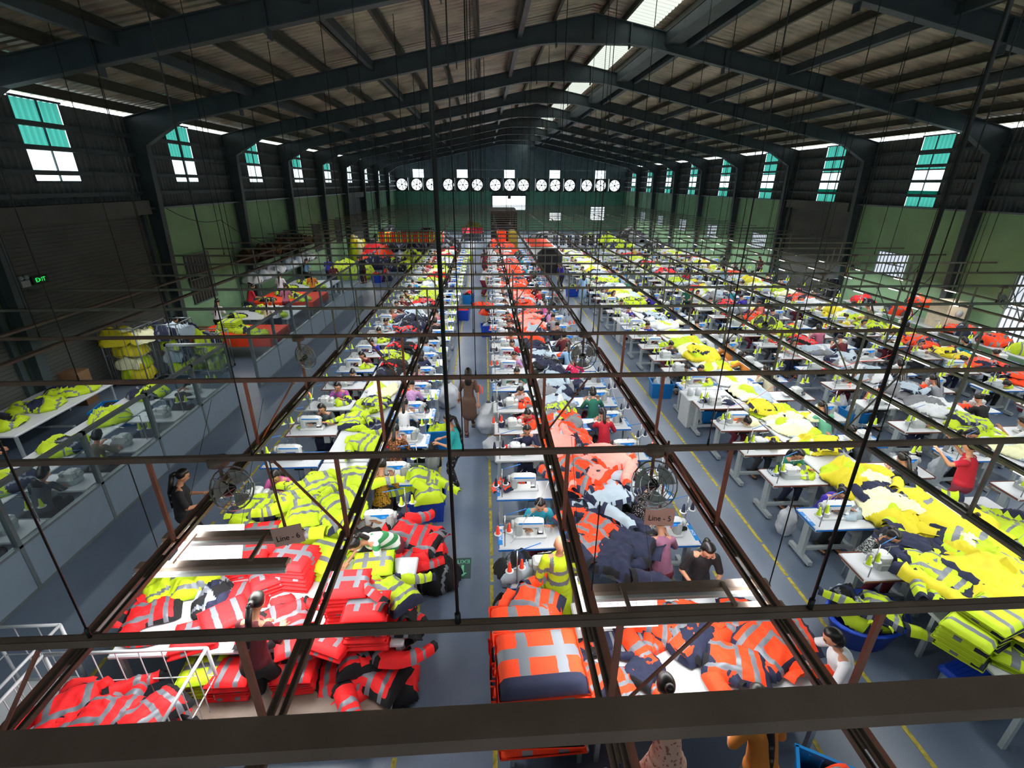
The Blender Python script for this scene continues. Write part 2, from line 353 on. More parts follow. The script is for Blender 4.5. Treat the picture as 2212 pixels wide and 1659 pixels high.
for x0, x1, z0, z1 in holes:
    w = MB(); 
    for k in range(7): zz = z0 + (z1-z0)*k/6; w.cbox(((x0+x1)/2, YF+.05, zz), (x1-x0, .05, .04), M_steel)
    for k in range(5): xx = x0 + (x1-x0)*k/4; w.cbox((xx, YF+.05, (z0+z1)/2), (.04, .05, z1-z0), M_steel)
    structure(w, 'window_%d' % wn); wn += 1
w = MB(); w.box(2.7, D1, YF-.1, YF-.04, 0, 2.45, M_green2); w.cbox((3.2, YF-.1, 3.95), (.35, .3, .35), M_shut); w.box(D0-.15, D0, YF-.12, YF, 0, 4.2, M_steel); w.box(D1, D1+.15, YF-.12, YF, 0, 4.2, M_steel); w.box(D0-.15, D1+.15, YF-.12, YF, 4.1, 4.3, M_steel)
structure(w, 'door_1')
for i, x in enumerate(FANX):
    t = empty('exhaust_fan', (x, YF-.05, FZ)); tag(t, 'round exhaust fan in the far end wall, %s counting from the shutter corner' % nth(i), 'fan', 'exhaust fans along the far wall')
    mb = MB(); n = 24; R0 = .66; vs = []; 
    sq = lambda a: min(FS/abs(cos(a)) if abs(cos(a)) > 1e-6 else 9, FS/abs(sin(a)) if abs(sin(a)) > 1e-6 else 9)
    for k in range(n):
        a = 2*pi*(k+.5)/n; vs += [(R0*cos(a), -.06, R0*sin(a)), (sq(a)*cos(a), -.06, sq(a)*sin(a)), (R0*cos(a), .12, R0*sin(a))]
    fs = []
    for k in range(n): q = (k+1) % n; fs += [(3*k, 3*q, 3*q+1, 3*k+1), (3*k, 3*k+2, 3*q+2, 3*q)]
    mb.add(vs, fs, M_purl); 
    # corners of the square housing
    for sx in (-1, 1):
        for sz in (-1, 1): mb.add([(sx*FS, -.06, sz*FS), (sx*FS, -.06, sz*FS*.7), (sx*FS*.7, -.06, sz*FS)], [(0, 1, 2)], M_purl)
    mb.build('housing', t)
    bl = MB(); ph = R.random()*2
    for k in range(6):
        a = ph + 2*pi*k/6; d = Vector((cos(a), 0, sin(a))); e = Vector((-sin(a), 0, cos(a)))
        bl.add([d*.1-e*.02, d*.1+e*.03, d*.62+e*.09+Vector((0,.05,0)), d*.62-e*.02], [(0,1,2,3)], M_machg)
    bl.build('blades', t)
    MB().tube((0,-.08,0), (0,.08,0), .1, .1, 10, M_black).build('hub', t)
    gd = MB()
    for k in range(4): a = pi*k/4; gd.tube((cos(a)*.66, -.07, sin(a)*.66), (-cos(a)*.66, -.07, -sin(a)*.66), .008, .008, 4, M_purl)
    gd.build('guard', t)
# near gable behind the camera
ng = MB(); ng.box(XL, XR, YB-.25, YB, 0, GZ, M_green); ng.add([(XL, YB, GZ), (XR, YB, GZ), (XR, YB, roofz(XR)+.25), (XRIDGE, YB, 10.7), (XL, YB, roofz(XL)+.25)], [(0,1,2,3,4)], M_dark)
structure(ng, 'wall_front')
for x in (-6.5, -1.5, 3.45, 8.4, 13.4):  # unseen glowing panes, added to go with the fill light in front of them
    w = MB().box(x-1.9, x+1.9, YB+.01, YB+.04, 6.2, 7.4, mat('daylit_pane', 'e8f2ff', .4, var=0, emis=.8)); o = structure(w, 'window_%d' % wn); wn += 1
    MB().box(x-1.95, x+1.95, YB+.03, YB+.07, 6.78, 6.83, M_steel).box(x-.03, x+.03, YB+.03, YB+.07, 6.2, 7.4, M_steel).build('window_frame', o)
# dark roller shutters and doors on the side walls
def shutter(name, X, out, y0, y1, z1, door=True):
    mb = MB(); z = 0.
    while z < z1: mb.box(min(X-out*.06, X), max(X-out*.06, X), y0, y1, z, z+.085, M_shut); mb.box(min(X-out*.045, X), max(X-out*.045, X), y0, y1, z+.085, z+.1, M_shut); z += .1
    mb.box(min(X, X-out*.4), max(X, X-out*.4), y0-.1, y1+.1, z1, z1+.42, M_shut)
    for y in (y0-.08, y1+.08): mb.cbox((X-out*.08, y, z1/2), (.14, .14, z1), M_steel)
    o = structure(mb, name)
    return o
shutter('door_2', XL, -1, 12.0, 17.2, 4.6); shutter('door_3', XR, 1, 24.2, 29.2, 4.4); shutter('door_4', XL, -1, 42, 47.2, 4.4)
shutter('door_5', XL, -1, 6.2, 11.3, 4.6)
def side_window(X, out, y0, y1, z0, z1, lit=True, bars=9, ac=False):
    """barred window set on the wall plane: bright pane, frame and grille"""
    global wn
    w = MB(); w.box(min(X-out*.02, X-out*.0), max(X-out*.02, X), y0, y1, z0, z1, mat('daylit_pane', 'e8f2ff', .4, var=0, emis=.8) if lit else mat('dark_pane', '2b302f', .3))
    o = structure(w, 'window_%d' % wn); wn += 1; g = MB()
    for k in range(bars): y = y0 + (y1-y0)*k/(bars-1); g.cbox((X-out*.08, y, (z0+z1)/2), (.03, .03, z1-z0), M_alu)
    for z in (z0, (z0+z1)/2, z1): g.cbox((X-out*.08, (y0+y1)/2, z), (.04, y1-y0, .04), M_alu)
    g.build('window_frame', o)
for k, (y0, y1) in enumerate([(13.9, 15.55), (20.2, 21.8), (31.4, 33.0), (38.6, 40.1), (44.8, 46.2), (50.8, 52.2), (56.8, 58.2)]):
    side_window(XR, 1, y0, y1, .6 if k == 0 else 1.85 if k < 2 else 1.7, 2.85 if k < 2 else 2.65, True)
side_window(XL, -1, 19.0, 20.6, 1.2, 3.0, False); side_window(XL, -1, 27.8, 29.2, 1.3, 3.0, False); side_window(XL, -1, 33.6, 35.0, 1.3, 3.0, False); side_window(XL, -1, 38.6, 40.0, 1.3, 3.0, False)
# pipes along the far wall and yellow tape lines
def dashes(name, x, w, y0, y1, seg, gap):
    mb = MB(); y = y0; rr = random.Random(3)
    while y < y1:
        e = min(y + seg*(.7+.6*rr.random()), y1); j = .01*rr.random(); mb.box(x-w/2+j, x+w/2+j, y, e, .001, .003, M_yel); y = e + gap*rr.random()
    o = mb.build(name); o['kind'] = 'structure'
dashes('floor_line_1', 0.02, .05, 1.2, 42, .5, .07); dashes('floor_line_2', -1.04, .05, 1.2, 42, .4, .12); dashes('floor_line_3', 4.6, .055, 1.2, 44, .9, .05); dashes('floor_line_4', -4.9, .05, 3, 12, .4, .25); dashes('floor_line_5', 3.5, .05, 1.5, 20, .35, .2)
# exit sticker on the floor
t = empty('floor_exit_sticker', (-.43, 5.88, .002)); tag(t, 'small dark green EXIT sticker with pale arrow stuck on the aisle floor', 'sign')
MB().box(-.13, .13, -.22, .22, 0, .003, mat('sticker_green', '1f4a44', .5)).build('board', t)
p = put('lettering', text_mesh('EXIT', .11, mat('sticker_mint', '6fd0a8', .5, var=0)), t, (0, .14, .004), pi)
MB().box(-.02, .02, -.1, .06, .003, .005, MATS['sticker_mint']).add([(-.07,-.1,.004),(.07,-.1,.004),(0,-.18,.004)], [(0,2,1)], MATS['sticker_mint']).build('arrow', t)
# ---------------------------------------------------------------- points on a level plane read off the photograph
def G(px, py, z=0.):
    d = CM.to_3x3() @ Vector(((px-1106)/FPX, -(py-829.5)/FPX, -1)); return EYE + d * ((z - EYE.z) / d.z)
# ================================================================ OVERHEAD GRID
BY = [2.15 + 2.045*k for k in range(31)]; BZ = 3.1
def channel(L, m, w=.05, h=.055):
    mb = MB(); mb.box(-L/2, L/2, -w/2, w/2, -h/2, -h/2+.006, m); mb.box(-L/2, L/2, -w/2, -w/2+.006, -h/2, h/2, m); mb.box(-L/2, L/2, w/2-.006, w/2, -h/2, h/2, m); mb.box(-L/2, L/2, -w/2, w/2, h/2-.006, h/2, m); return mb
MBX0, MBX1 = XL+.02, XR-.02
me_bar = channel(MBX1-MBX0, M_bar).mesh('cross_bar'); me_bar2 = channel(MBX1-MBX0, M_rail).mesh('cross_bar')
for i, y in enumerate(BY):
    o = put('overhead_cross_bar', me_bar if i < 4 else me_bar2, None, ((MBX0+MBX1)/2, y, BZ))
    tag(o, 'thin steel channel spanning the hall above the lines, %s bar out from the camera end' % nth(i), 'bar', 'overhead cross bars')
RLAB = ['shutter wall rail', 'glazed room rail', 'line six outer rail', 'line six aisle rail', 'line five aisle rail', 'line five outer rail',
        'yellow line near rail', 'yellow line far rail', 'middle line near rail', 'middle line far rail', 'window line near rail', 'window line far rail', 'barred window wall rail']
RZ = 2.1
for i, x in enumerate(RAILS):
    L = 61.; z = 2.8 if x < -6 else RZ; t = empty('track_rail', (x, 1.0 + L/2, z)); tag(t, ('long slotted bronze ' if i < 6 else 'long slotted steel ') + RLAB[i], 'rail', 'slotted power rails running the length of the hall')
    mb = MB(); m = M_bar if x < 3 else M_rail
    for sg in (-1, 1):
        mb.box(min(sg*.018, sg*.065), max(sg*.018, sg*.065), -L/2, L/2, -.008, 0, m); mb.box(sg*.061-.004, sg*.061+.004, -L/2, L/2, 0, .035, m); mb.box(sg*.02-.003, sg*.02+.003, -L/2, L/2, 0, .022, m)
    y = -L/2
    while y < L/2 - 1: mb.box(-.02, .02, y, y+.30, -.008, 0, m); y += .9
    mb.build('channel', t)
    if x in (-3.29, 2.5, .83): MB().box(.07 if x > 0 else -.13, .13 if x > 0 else -.07, -L/2, -L/2+9.5, -.02, .0, M_pink).build('edge_strip', t)
lm = MB().box(-.02, .02, -.28, -.24, -.03, 0, M_white).box(-.02, .02, .24, .28, -.03, 0, M_white).mesh('end_caps'); lt = MB().tube((0, -.26, -.018), (0, .26, -.018), .013, .013, 6, M_lamp).mesh('lit_tube')
for i, x in enumerate(RAILS):
    if x < -6: continue
    for k in range(14):
        y = 3.3 + k*2.4 + (.4 if i % 2 else 0) + (0 if x < 5 else 1.2)
        t = empty('tube_lamp', (x, y, RZ - .02)); tag(t, 'slim tube lamp glowing under the %s, %s out' % (RLAB[i], nth(k)), 'lamp', 'tube lamps under the rails')
        put('end_caps', lm, t); put('lit_tube', lt, t)
# posts and braces between bars and rails
pst = MB().box(-.02, .02, -.015, .015, 0, BZ-.03-RZ, M_pink).box(-.035, .035, -.02, .02, 0, .02, M_pink).mesh('post'); pstg = MB().box(-.018, .018, -.015, .015, 0, BZ-.03-RZ, M_rail).mesh('post')
ci = {}
def inner_x(x): return x
for i, y in enumerate(BY[:24]):
    for j, x in enumerate(RAILS):
        if x < -6: continue
        if i > 8 and (i + j) % 2: continue
        p = put('hanger_post', pst if i < 4 and x < 4 else pstg, None, (x + (.02 if j % 2 else -.02), y, RZ + .0)); ci[j] = ci.get(j, -1) + 1
        tag(p, 'short upright strut from the %s cross bar to the %s' % (nth(i), RLAB[j]), 'strut', 'struts between cross bars and rails')
        if i < 9 and (i + j) % 2 == 0:
            s = 1 if j % 2 == 0 else -1; dx = .62*s
            b = MB().tube((0, 0, .03), (dx, 0, BZ-.04-RZ), .014, .014, 6, M_pink if i < 4 and x < 4 else M_rail).tube((dx, -.02, BZ-.05-RZ), (dx, .02, BZ-.05-RZ), .03, .03, 8, M_rail).build('diagonal_brace')
            b.location = (x, y + .03, RZ); tag(b, 'slanting brace from the %s cross bar to the %s' % (nth(i), RLAB[j]), 'brace', 'slanting braces of the overhead grid')
# rods from roof to bars
rodx = [-9.6, -7.4, -5.3, -2.35, -.2, 2.02, 4.3, 6.4, 8.7, 11.0, 13.2, 15.4]
for i, y in enumerate(BY[:26]):
    if i > 3 and i % 2: continue
    for j, x in enumerate(rodx):
        if i == 0 and j not in (3, 4, 5, 6): continue
        if i == 2 and j % 2: continue
        xx = x + (R.random()-.5)*.5 if i else x; top = roofz(xx) + .1; th = .011 if (i == 0 and j in (4, 5)) else .006 if i < 6 else .010
        o = MB().tube((0, 0, 0), (0, 0, top - BZ), th, th, 6, M_rod).tube((0, 0, 0), (0, 0, .08), th*1.8, th*1.8, 6, M_rod).build('hanger_rod'); o.location = (xx, y, BZ + .02)
        tag(o, ('thick black pipe' if th > .0105 else 'thin black rod') + ' from roof to the %s cross bar, %s from the shutter wall' % (nth(i), nth(j)), 'rod', 'hanger rods dropping from the roof')
# stair-landing rail close in front of the camera
t = MB().box(-6.5, 6.5, -.055, .055, -.03, 0, M_bar).box(-6.5, 6.5, -.055, -.05, -.06, -.03, M_bar).build('steel_beam')
t.location = (0, 1.01, 4.0); t.rotation_euler[2] = .006; tag(t, 'heavy dark brown steel beam crossing the whole view just below the camera', 'beam')
# ---------------------------------------------------------------- people
def _remesh(mb, vox, smooth=2):
    me = mb.mesh('tmp'); o = bpy.data.objects.new('tmp', me); COL.objects.link(o)
    r = o.modifiers.new('r', 'REMESH'); r.mode = 'VOXEL'; r.voxel_size = vox; r.use_smooth_shade = True
    if smooth: s = o.modifiers.new('s', 'SMOOTH'); s.factor = .5; s.iterations = smooth
    dg = bpy.context.evaluated_depsgraph_get(); dg.update(); me2 = bpy.data.meshes.new_from_object(o.evaluated_get(dg))
    bpy.data.objects.remove(o); return me2
def cap(mb, a, b, r0, r1, m):
    mb.tube(a, b, r0, r1, 12, m); mb.ball(a, r0, m, 12, 8); mb.ball(b, r1, m, 12, 8)
def ik(a, t, l1, l2, pole):
    a = Vector(a); t = Vector(t); d = t - a; L = min(d.length, (l1+l2)*.995); d.normalize()
    x = (l1*l1 - l2*l2 + L*L) / (2*L); h = sqrt(max(l1*l1 - x*x, 0)); p = Vector(pole); p -= d * p.dot(d); p.normalize()
    return a + d*x + p*h, a + d*L
def from_mesh(mb, me, m, mx=None):
    vs = [v.co.copy() for v in me.vertices]; fs = [tuple(p.vertices) for p in me.polygons]; mb.add(vs, fs, m, True, mx); bpy.data.meshes.remove(me)
def human(P, vox=.015, near=True):
    """P: pose. returns four builders: body, shirt, legwear, hair (person stands at the origin facing +y)"""
    hip = Vector(P.get('hip', (0, 0, .84))); ln = radians(P.get('lean', 8)); tw = radians(P.get('twist', 0)); side = P.get('side', 0)
    t = Vector((side, sin(ln), cos(ln))).normalized(); t2 = Vector((side, sin(ln*1.45), cos(ln*1.45))).normalized()
    rx = Vector((cos(tw), sin(tw), 0)); mid = hip + t*.235; nb = mid + t2*.265
    hp = radians(P.get('head', 25)) ; hy = radians(P.get('yaw', 0)); HM = Matrix.Rotation(hy + tw, 4, 'Z') @ Matrix.Rotation(-hp, 4, 'X')
    up = (HM @ Vector((0, 0, 1))); fw = HM @ Vector((0, 1, 0)); hc = nb + t2*.05 + up*.13 + fw*.02
    b = MB(); sk = M_skin
    cap(b, hip, mid, .115, .10, sk); cap(b, mid, nb - t2*.09, .10, .105, sk); b.ball(hip - t*.02, (.155, .12, .11), sk, 14, 8)
    shs = []
    for s in (-1, 1): sh = nb - t2*.055 + rx*s*.15; shs.append(sh); cap(b, nb - t2*.05, sh, .06, .05, sk)
    cap(b, nb - t2*.03, hc - up*.05, .046, .044, sk)
    HMM = Matrix.Translation(hc) @ HM
    hb = MB(); hb.ball((0, 0, .01), (.073, .088, .098), sk, 18, 12); hb.ball((0, .028, -.055), (.05, .05, .045), sk, 14, 8)
    hb.ball((0, .088, -.012), (.012, .016, .022), sk, 8, 6); hb.ball((-.074, -.005, -.01), (.012, .02, .03), sk, 8, 6); hb.ball((.074, -.005, -.01), (.012, .02, .03), sk, 8, 6)
    b.add(hb.v, hb.f, sk, True, HMM)
    hands = []; sh_ = MB(); lg = MB(); lsleeve = P.get('sleeve', .6)
    for s, sh, key in ((-1, shs[0], 'hl'), (1, shs[1], 'hr')):
        tgt = P.get(key, (.16*s, .38, .84)); el, wr = ik(sh, tgt, .255, .235, (s*.5, -.25, -.8))
        cap(b, sh, el, .043, .034, sk); cap(b, el, wr, .034, .022, sk); hands.append((wr, (wr-el).normalized(), s))
        e2 = sh + (el - sh)*min(1, lsleeve*1.4); cap(sh_, sh, e2, .056, .05, sk)
        if lsleeve > .8: cap(sh_, el, el + (wr-el)*.85, .045, .034, sk)
    for s, key in ((-1, 'fl'), (1, 'fr')):
        ft = Vector(P.get(key, (.1*s, .02, .07))); h0 = hip + Vector((.085*s, 0, -.03)); kn, an = ik(h0, ft, .40, .385, P.get('kp', (0, 1, .25)))
        cap(b, h0, kn, .078, .052, sk); cap(b, kn, an, .05, .031, sk); f0 = an + Vector((0, .02, -.035)); b.ball(f0 + Vector((0, .05, 0)), (.042, .115, .032), sk, 12, 8)
        if P.get('skirt'): cap(lg, h0, kn, .105, .085, sk); cap(lg, kn, an + Vector((0, 0, .08)), .09, .075, sk); cap(lg, kn, Vector((0, kn.y, kn.z)), .085, .08, sk); cap(lg, (kn+an)/2, Vector((0, (kn.y+an.y)/2, (kn.z+an.z)/2)), .08, .08, sk)
        else: cap(lg, h0, kn, .094, .068, sk); cap(lg, kn, an + Vector((0, 0, .05)), .066, .052, sk)
    lg.ball(hip - t*.02, (.172, .14, .13), sk, 14, 8)
    cap(sh_, hip + t*.02, mid, .137, .122, sk); cap(sh_, mid, nb - t2*.10, .122, .122, sk); sh_.ball(hip + t*.04, (.165, .135, .11), sk, 14, 8)
    for s, sh in zip((-1, 1), shs): cap(sh_, nb - t2*.085, sh - t2*.005, .068, .056, sk)
    if P.get('dress'): cap(sh_, hip, hip - Vector((0, 0, .34)), .17, .19, sk)
    body = MB(); from_mesh(body, _remesh(b, vox, 3 if near else 1), M_skin)
    for wr, d, s in hands:
        u = Vector((0, 0, 1)).cross(d).normalized(); w = d.cross(u).normalized()
        pm = Matrix((u, d, w)).transposed().to_4x4(); pm.translation = wr
        body.rbox((0, .04, -.002), (.07, .085, .026), M_skin, .008, pm)
        if near:
            for k, (ox, ln_) in enumerate(((-.027, .06), (-.009, .07), (.009, .068), (.026, .055))):
                a = Vector((ox, .078, 0)); m1 = a + Vector((ox*.1, ln_*.5, -.006)); e = m1 + Vector((0, ln_*.42, -.02))
                body.tube(a, m1, .0095, .0085, 6, M_skin, True, pm); body.tube(m1, e, .0085, .007, 6, M_skin, True, pm)
            a = Vector((-.03*s, .02, -.004)); body.tube(a, a + Vector((-.03*s, .03, -.008)), .012, .01, 6, M_skin, True, pm); body.tube(a + Vector((-.03*s, .03, -.008)), a + Vector((-.036*s, .058, -.014)), .01, .008, 6, M_skin, True, pm)
        else: body.rbox((0, .11, -.012), (.065, .07, .018), M_skin, .006, pm)
    if near:
        for s in (-1, 1): body.ball((.03*s, .077, .012), (.011, .008, .006), M_eye, 8, 5, HMM); body.cbox((.03*s, .08, .03), (.028, .008, .004), M_hair, HMM)
        body.ball((0, .08, -.05), (.02, .008, .006), M_lip, 8, 5, HMM)
    shirt = MB(); from_mesh(shirt, _remesh(sh_, vox, 3 if near else 1), M_whc)
    legs = MB(); from_mesh(legs, _remesh(lg, vox, 3 if near else 1), M_navy)
    # shoes
    for s, key in ((-1, 'fl'), (1, 'fr')):
        ft = Vector(P.get(key, (.1*s, .02, .07))); body.rbox((ft.x, ft.y + .06, .018), (.095, .25, .035), M_black, .02)
    hair = MB(); hb = MB(); hb.ball((0, -.008, .022), (.084, .098, .103), M_hair, 20, 14); vv = []
    for (x, y, z) in hb.v:
        f = max(0., min(1., (y + .005)/.05)) * max(0., min(1., (.10 - z)/.035)); g = max(0., min(1., (-.02 - z)/.05))
        k = 1 - .24*f - .2*g; vv.append((x*k, y*k, z*(1 - .2*f - .25*g)))
    hair.add(vv, hb.f, M_hair, True, HMM); hs = P.get('hair', 'bun')
    if hs == 'bun': hair.ball((0, -.105, .03), (.045, .04, .045), M_hair, 12, 8, HMM)
    elif hs == 'tail':
        p = [HMM @ Vector((0, -.095, .03)), HMM @ Vector((0, -.135, -.02))]; bk = nb - Vector((0, .13, .08)); p += [bk, bk - t2*.12, bk - t2*.26 - Vector((0, .01, 0))]
        rr = [.032, .034, .036, .032, .012]
        for k in range(4): hair.tube(p[k], p[k+1], rr[k], rr[k+1], 10, M_hair); hair.ball(p[k+1], rr[k+1], M_hair, 8, 6)
    elif hs == 'long':
        hair.ball((0, -.05, -.03), (.085, .06, .11), M_hair, 14, 10, HMM); bk = nb - Vector((0, .10, .0)); hair.ball(bk, (.085, .04, .13), M_hair, 12, 8)
    elif hs == 'bob': hair.ball((0, -.03, -.03), (.088, .078, .085), M_hair, 14, 10, HMM)
    return body, shirt, legs, hair
SIT = dict(hip=(0, 0, .49), fl=(-.13, .34, .07), fr=(.13, .30, .07), lean=17, head=38)
def pose(**k): d = dict(SIT); d.update(k); return d
POSES = {
 'sew': pose(hl=(-.14, .40, .84), hr=(.15, .38, .84)), 'sewtail': pose(hl=(-.12, .42, .84), hr=(.17, .36, .84), hair='tail', lean=20),
 'sewlong': pose(hl=(-.2, .40, .84), hr=(.13, .42, .84), hair='long', twist=8), 'sewbob': pose(hl=(-.14, .36, .84), hr=(.2, .42, .84), hair='bob', lean=12, head=30, skirt=1),
 'reach': pose(hl=(-.45, .42, .86), hr=(.1, .42, .84), hair='bun', lean=26, side=-.12, twist=14), 'lookup': pose(hl=(-.14, .38, .86), hr=(.18, .34, .86), lean=6, head=5, yaw=35, hair='tail'),
 'bow': pose(hl=(-.14, .46, .84), hr=(.14, .46, .84), lean=42, head=60, hair='bun'),
 'stand': dict(lean=12, head=35, hl=(-.12, .34, 1.0), hr=(.14, .34, 1.0), hair='tail', fl=(-.1, -.02, .07), fr=(.1, .06, .07)),
 'standup': dict(lean=3, head=28, hl=(-.12, .30, 1.05), hr=(.14, .30, 1.02), hair='tail', fl=(-.1, -.02, .07), fr=(.1, .06, .07)),
 'walk': dict(lean=4, head=8, hl=(-.26, .18, .72), hr=(.24, -.14, .72), hair='long', fl=(-.07, -.24, .1), fr=(.08, .26, .07), dress=1, skirt=0),
 'bend': dict(hip=(0, 0, .82), lean=44, head=62, hl=(-.2, .62, .84), hr=(.12, .66, .84), hair='tail', fl=(-.12, 0, .07), fr=(.1, .1, .07)),
 'standskirt': dict(lean=14, head=30, hl=(-.1, .36, .95), hr=(.2, .36, .98), hair='bun', skirt=1, kp=(0, 1, .2)),
 'armsup': dict(lean=5, head=10, hl=(-.42, .32, 1.42), hr=(.30, .38, 1.38), hair='bun', sleeve=.45),
}
PM = {}
def body_set(name, near):
    k = (name, near)
    if k not in PM:
        bl = human(POSES[name], .015 if near else .03, near)
        if near: PM[k] = [b.mesh('person_' + n) for b, n in zip(bl, ('body', 'shirt', 'legwear', 'hair'))]
        else:
            j = MB()
            for b in bl:
                for i, f in enumerate(b.f): pass
                base = len(j.v); j.v += b.v; j.f += [[base + q for q in f] for f in b.f]; j.m += [j.mi(b.mats[q]) for q in b.m]; j.sm += b.sm
            PM[k] = j.mesh('person')
    return PM[k]
TINT = {}
def tint(me, pairs):
    k = (me.name, tuple((a.name, b.name) for a, b in pairs))
    if k not in TINT:
        m2 = me.copy()
        for i, m in enumerate(m2.materials):
            for a, b in pairs:
                if m == a: m2.materials[i] = b; break
        TINT[k] = m2
    return TINT[k]
def person(name, loc, rz, shirt, legs, label, near=True, group=None, hair=None):
    if near:
        ms = body_set(name, True); o = put('person', ms[0], None, loc, rz); tag(o, label, 'person', group)
        put('shirt', tint(ms[1], [(M_whc, shirt)]), o); put('skirt' if POSES[name].get('skirt') else 'trousers', tint(ms[2], [(M_navy, legs)]), o); put('hair', tint(ms[3], [(M_hair, hair)]) if hair else ms[3], o)
    else:
        o = put('person', tint(body_set(name, False), [(M_whc, shirt), (M_navy, legs)]), None, loc, rz); tag(o, label, 'person', group)
    return o
# ---------------------------------------------------------------- garments
def nz(x, y, s=0.): return noise.noise(Vector((x, y, s)))
def heap_mesh(seed, w, l, h, mats, cells=9, res=34, silver=M_silver, drape=0.):
    """a mound of crumpled garments: overlapping patches of cloth, folded edges, tape stripes"""
    r = random.Random(seed); mb = MB(); nx = max(12, int(res*w/max(w, l))); ny = max(12, int(res*l/max(w, l)))
    C = [(r.uniform(-.5, .5), r.uniform(-.5, .5), r.choice(mats), r.uniform(0, pi), r.uniform(-.01, .05), r.random()) for _ in range(cells)]
    P = {}; cellid = {}
    for i in range(nx+1):
        for j in range(ny+1):
            u, v = i/nx*2-1, j/ny*2-1; x0, y0 = u*w/2, v*l/2
            x = x0 + .06*nz(x0*4, y0*4, seed); y = y0 + .05*nz(x0*4+9, y0*4, seed)
            rr = (abs(u)**2.6 + abs(v)**2.6)**(1/2.6); rr *= 1 + .18*nz(u*1.7, v*1.7, seed+5)
            e = max(0., 1 - rr**3)**.6
            q = sorted(((u/2-c[0] + .05*nz(x*5, y*5, seed+2))**2*(1+c[5]) + (v/2-c[1] + .05*nz(x*5+3, y*5, seed+2))**2*(2-c[5]), k) for k, c in enumerate(C))
            c = C[q[0][1]]; dd = min(1., (q[1][0]**.5 - q[0][0]**.5)*9)
            fold = (1 - abs(nz(x*6*cos(c[3]) + y*2, y*6*sin(c[3]) + x*2, seed+7))*2)**2 if True else 0
            z = e*(h*(.62 + .5*nz(u*1.5, v*1.5, seed+3)) + c[4]*dd + .05*fold*dd + .03*h*4*min(1, dd+.3)*(1-abs(nz(x*9+u, y*4, seed+11))*2)**3 + .016*nz(x*16, y*16, seed) + .01*dd)
            if e <= 0: z = .002
            P[i, j] = (x*(.86 if e <= 0 else 1), y*(.86 if e <= 0 else 1), max(.002, z), e, q[0][1])
    vs = []; ix = {}
    for k, p in P.items(): ix[k] = len(vs); vs.append(p[:3])
    fs = []; ms = []
    for i in range(nx):
        for j in range(ny):
            ks = [(i, j), (i+1, j), (i+1, j+1), (i, j+1)]
            if sum(P[k][3] for k in ks) <= 0: continue
            fs.append([ix[k] for k in ks]); c = C[P[i, j][4]]; px, py = P[i, j][0], P[i, j][1]
            s = (px*cos(c[3]) + py*sin(c[3]) + c[5]) % .30
            ms.append(silver if silver and s < .042 and c[2] not in (M_liner, M_cream, M_pinkc, M_whc) else c[2])
    mb.add(vs, fs, ms, True); return mb.mesh('cloth_heap')
def jacket_mesh(seed, main, dark, tape=M_silver, fat=1., trousers=False):
    """one jacket lying crumpled: body panel, two sleeves, hood; taped hoops on body and arms"""
    r = random.Random(seed); mb = MB(); W_, L_ = .54, .68; bend = r.uniform(-.5, .5)
    def warp(x, y, z):
        x2 = x + .07*nz(x*2.2, y*2.2, seed) + bend*y*y*.6; y2 = y + .07*nz(x*2.2+5, y*2.2, seed); f = (1-abs(nz(x*7, y*5, seed+3))*2)**2
        return (x2, y2, max(.001, z + (.035*f + .015*nz(x*18, y*18, seed))*(1 if z > .02 else .3)))
    def patch(nu, nv, fn, mf):
        vs = [warp(*fn(i/nu*2-1, j/nv)) for i in range(nu+1) for j in range(nv+1)]; n = len(vs)
        fs = [(i*(nv+1)+j, (i+1)*(nv+1)+j, (i+1)*(nv+1)+j+1, i*(nv+1)+j+1) for i in range(nu) for j in range(nv)]
        mb.add(vs, fs, [mf((i+.5)/nu*2-1, (j+.5)/nv) for i in range(nu) for j in range(nv)], True)
    T = .11*fat
    def body(u, v): w = W_*(1 - .18*max(0, v-.75)*4*.25)*(1+.05*sin(v*9)); return (u*w/2, (v-.5)*L_, .004 + T*max(0, 1-abs(u)**3)**.5*max(0, 1-abs(2*v-1)**5)**.5)
    def bm(u, v):
        if .22 < v < .31 or .44 < v < .53: return tape
        if v > .53 and .42 < abs(u) < .62: return tape
        if v < .12 or (abs(u) > .84 and v < .6): return dark
        if v > .93: return dark
        return main
    patch(18, 24, body, bm)
    for s in (-1, 1):
        a = r.uniform(-.9, .5); k = r.uniform(-1.6, 1.2); pts = []; x, y = s*.24, .24; ang = (0 if s > 0 else pi) - s*(.55 - a*.5)
        for q in range(13): pts.append((x, y, ang)); x += cos(ang)*.05; y += sin(ang)*.05; ang += s*k*.09
        def slv(u, v, pts=pts):
            q = v*12; i = min(11, int(q)); f = q - i; x = pts[i][0]*(1-f) + pts[i+1][0]*f; y = pts[i][1]*(1-f) + pts[i+1][1]*f; an = pts[i][2]; rad = (.115 - .045*v)
            return (x - sin(an)*u*rad, y + cos(an)*u*rad, .004 + .085*fat*max(0, 1-u*u)**.5*(1 - .3*v))
        patch(8, 18, slv, lambda u, v: tape if (.42 < v < .53 or .64 < v < .74) else dark if v > .9 or v < .12 and seed % 2 else main)
    def hood(u, v): a = v*pi; return (u*.15, .33 + .12*sin(a), .01 + .07*max(0, 1-u*u)**.5*sin(a)**.5)
    patch(8, 8, hood, lambda u, v: dark if abs(u) < .5 and seed % 3 else main); return mb.mesh('jacket')
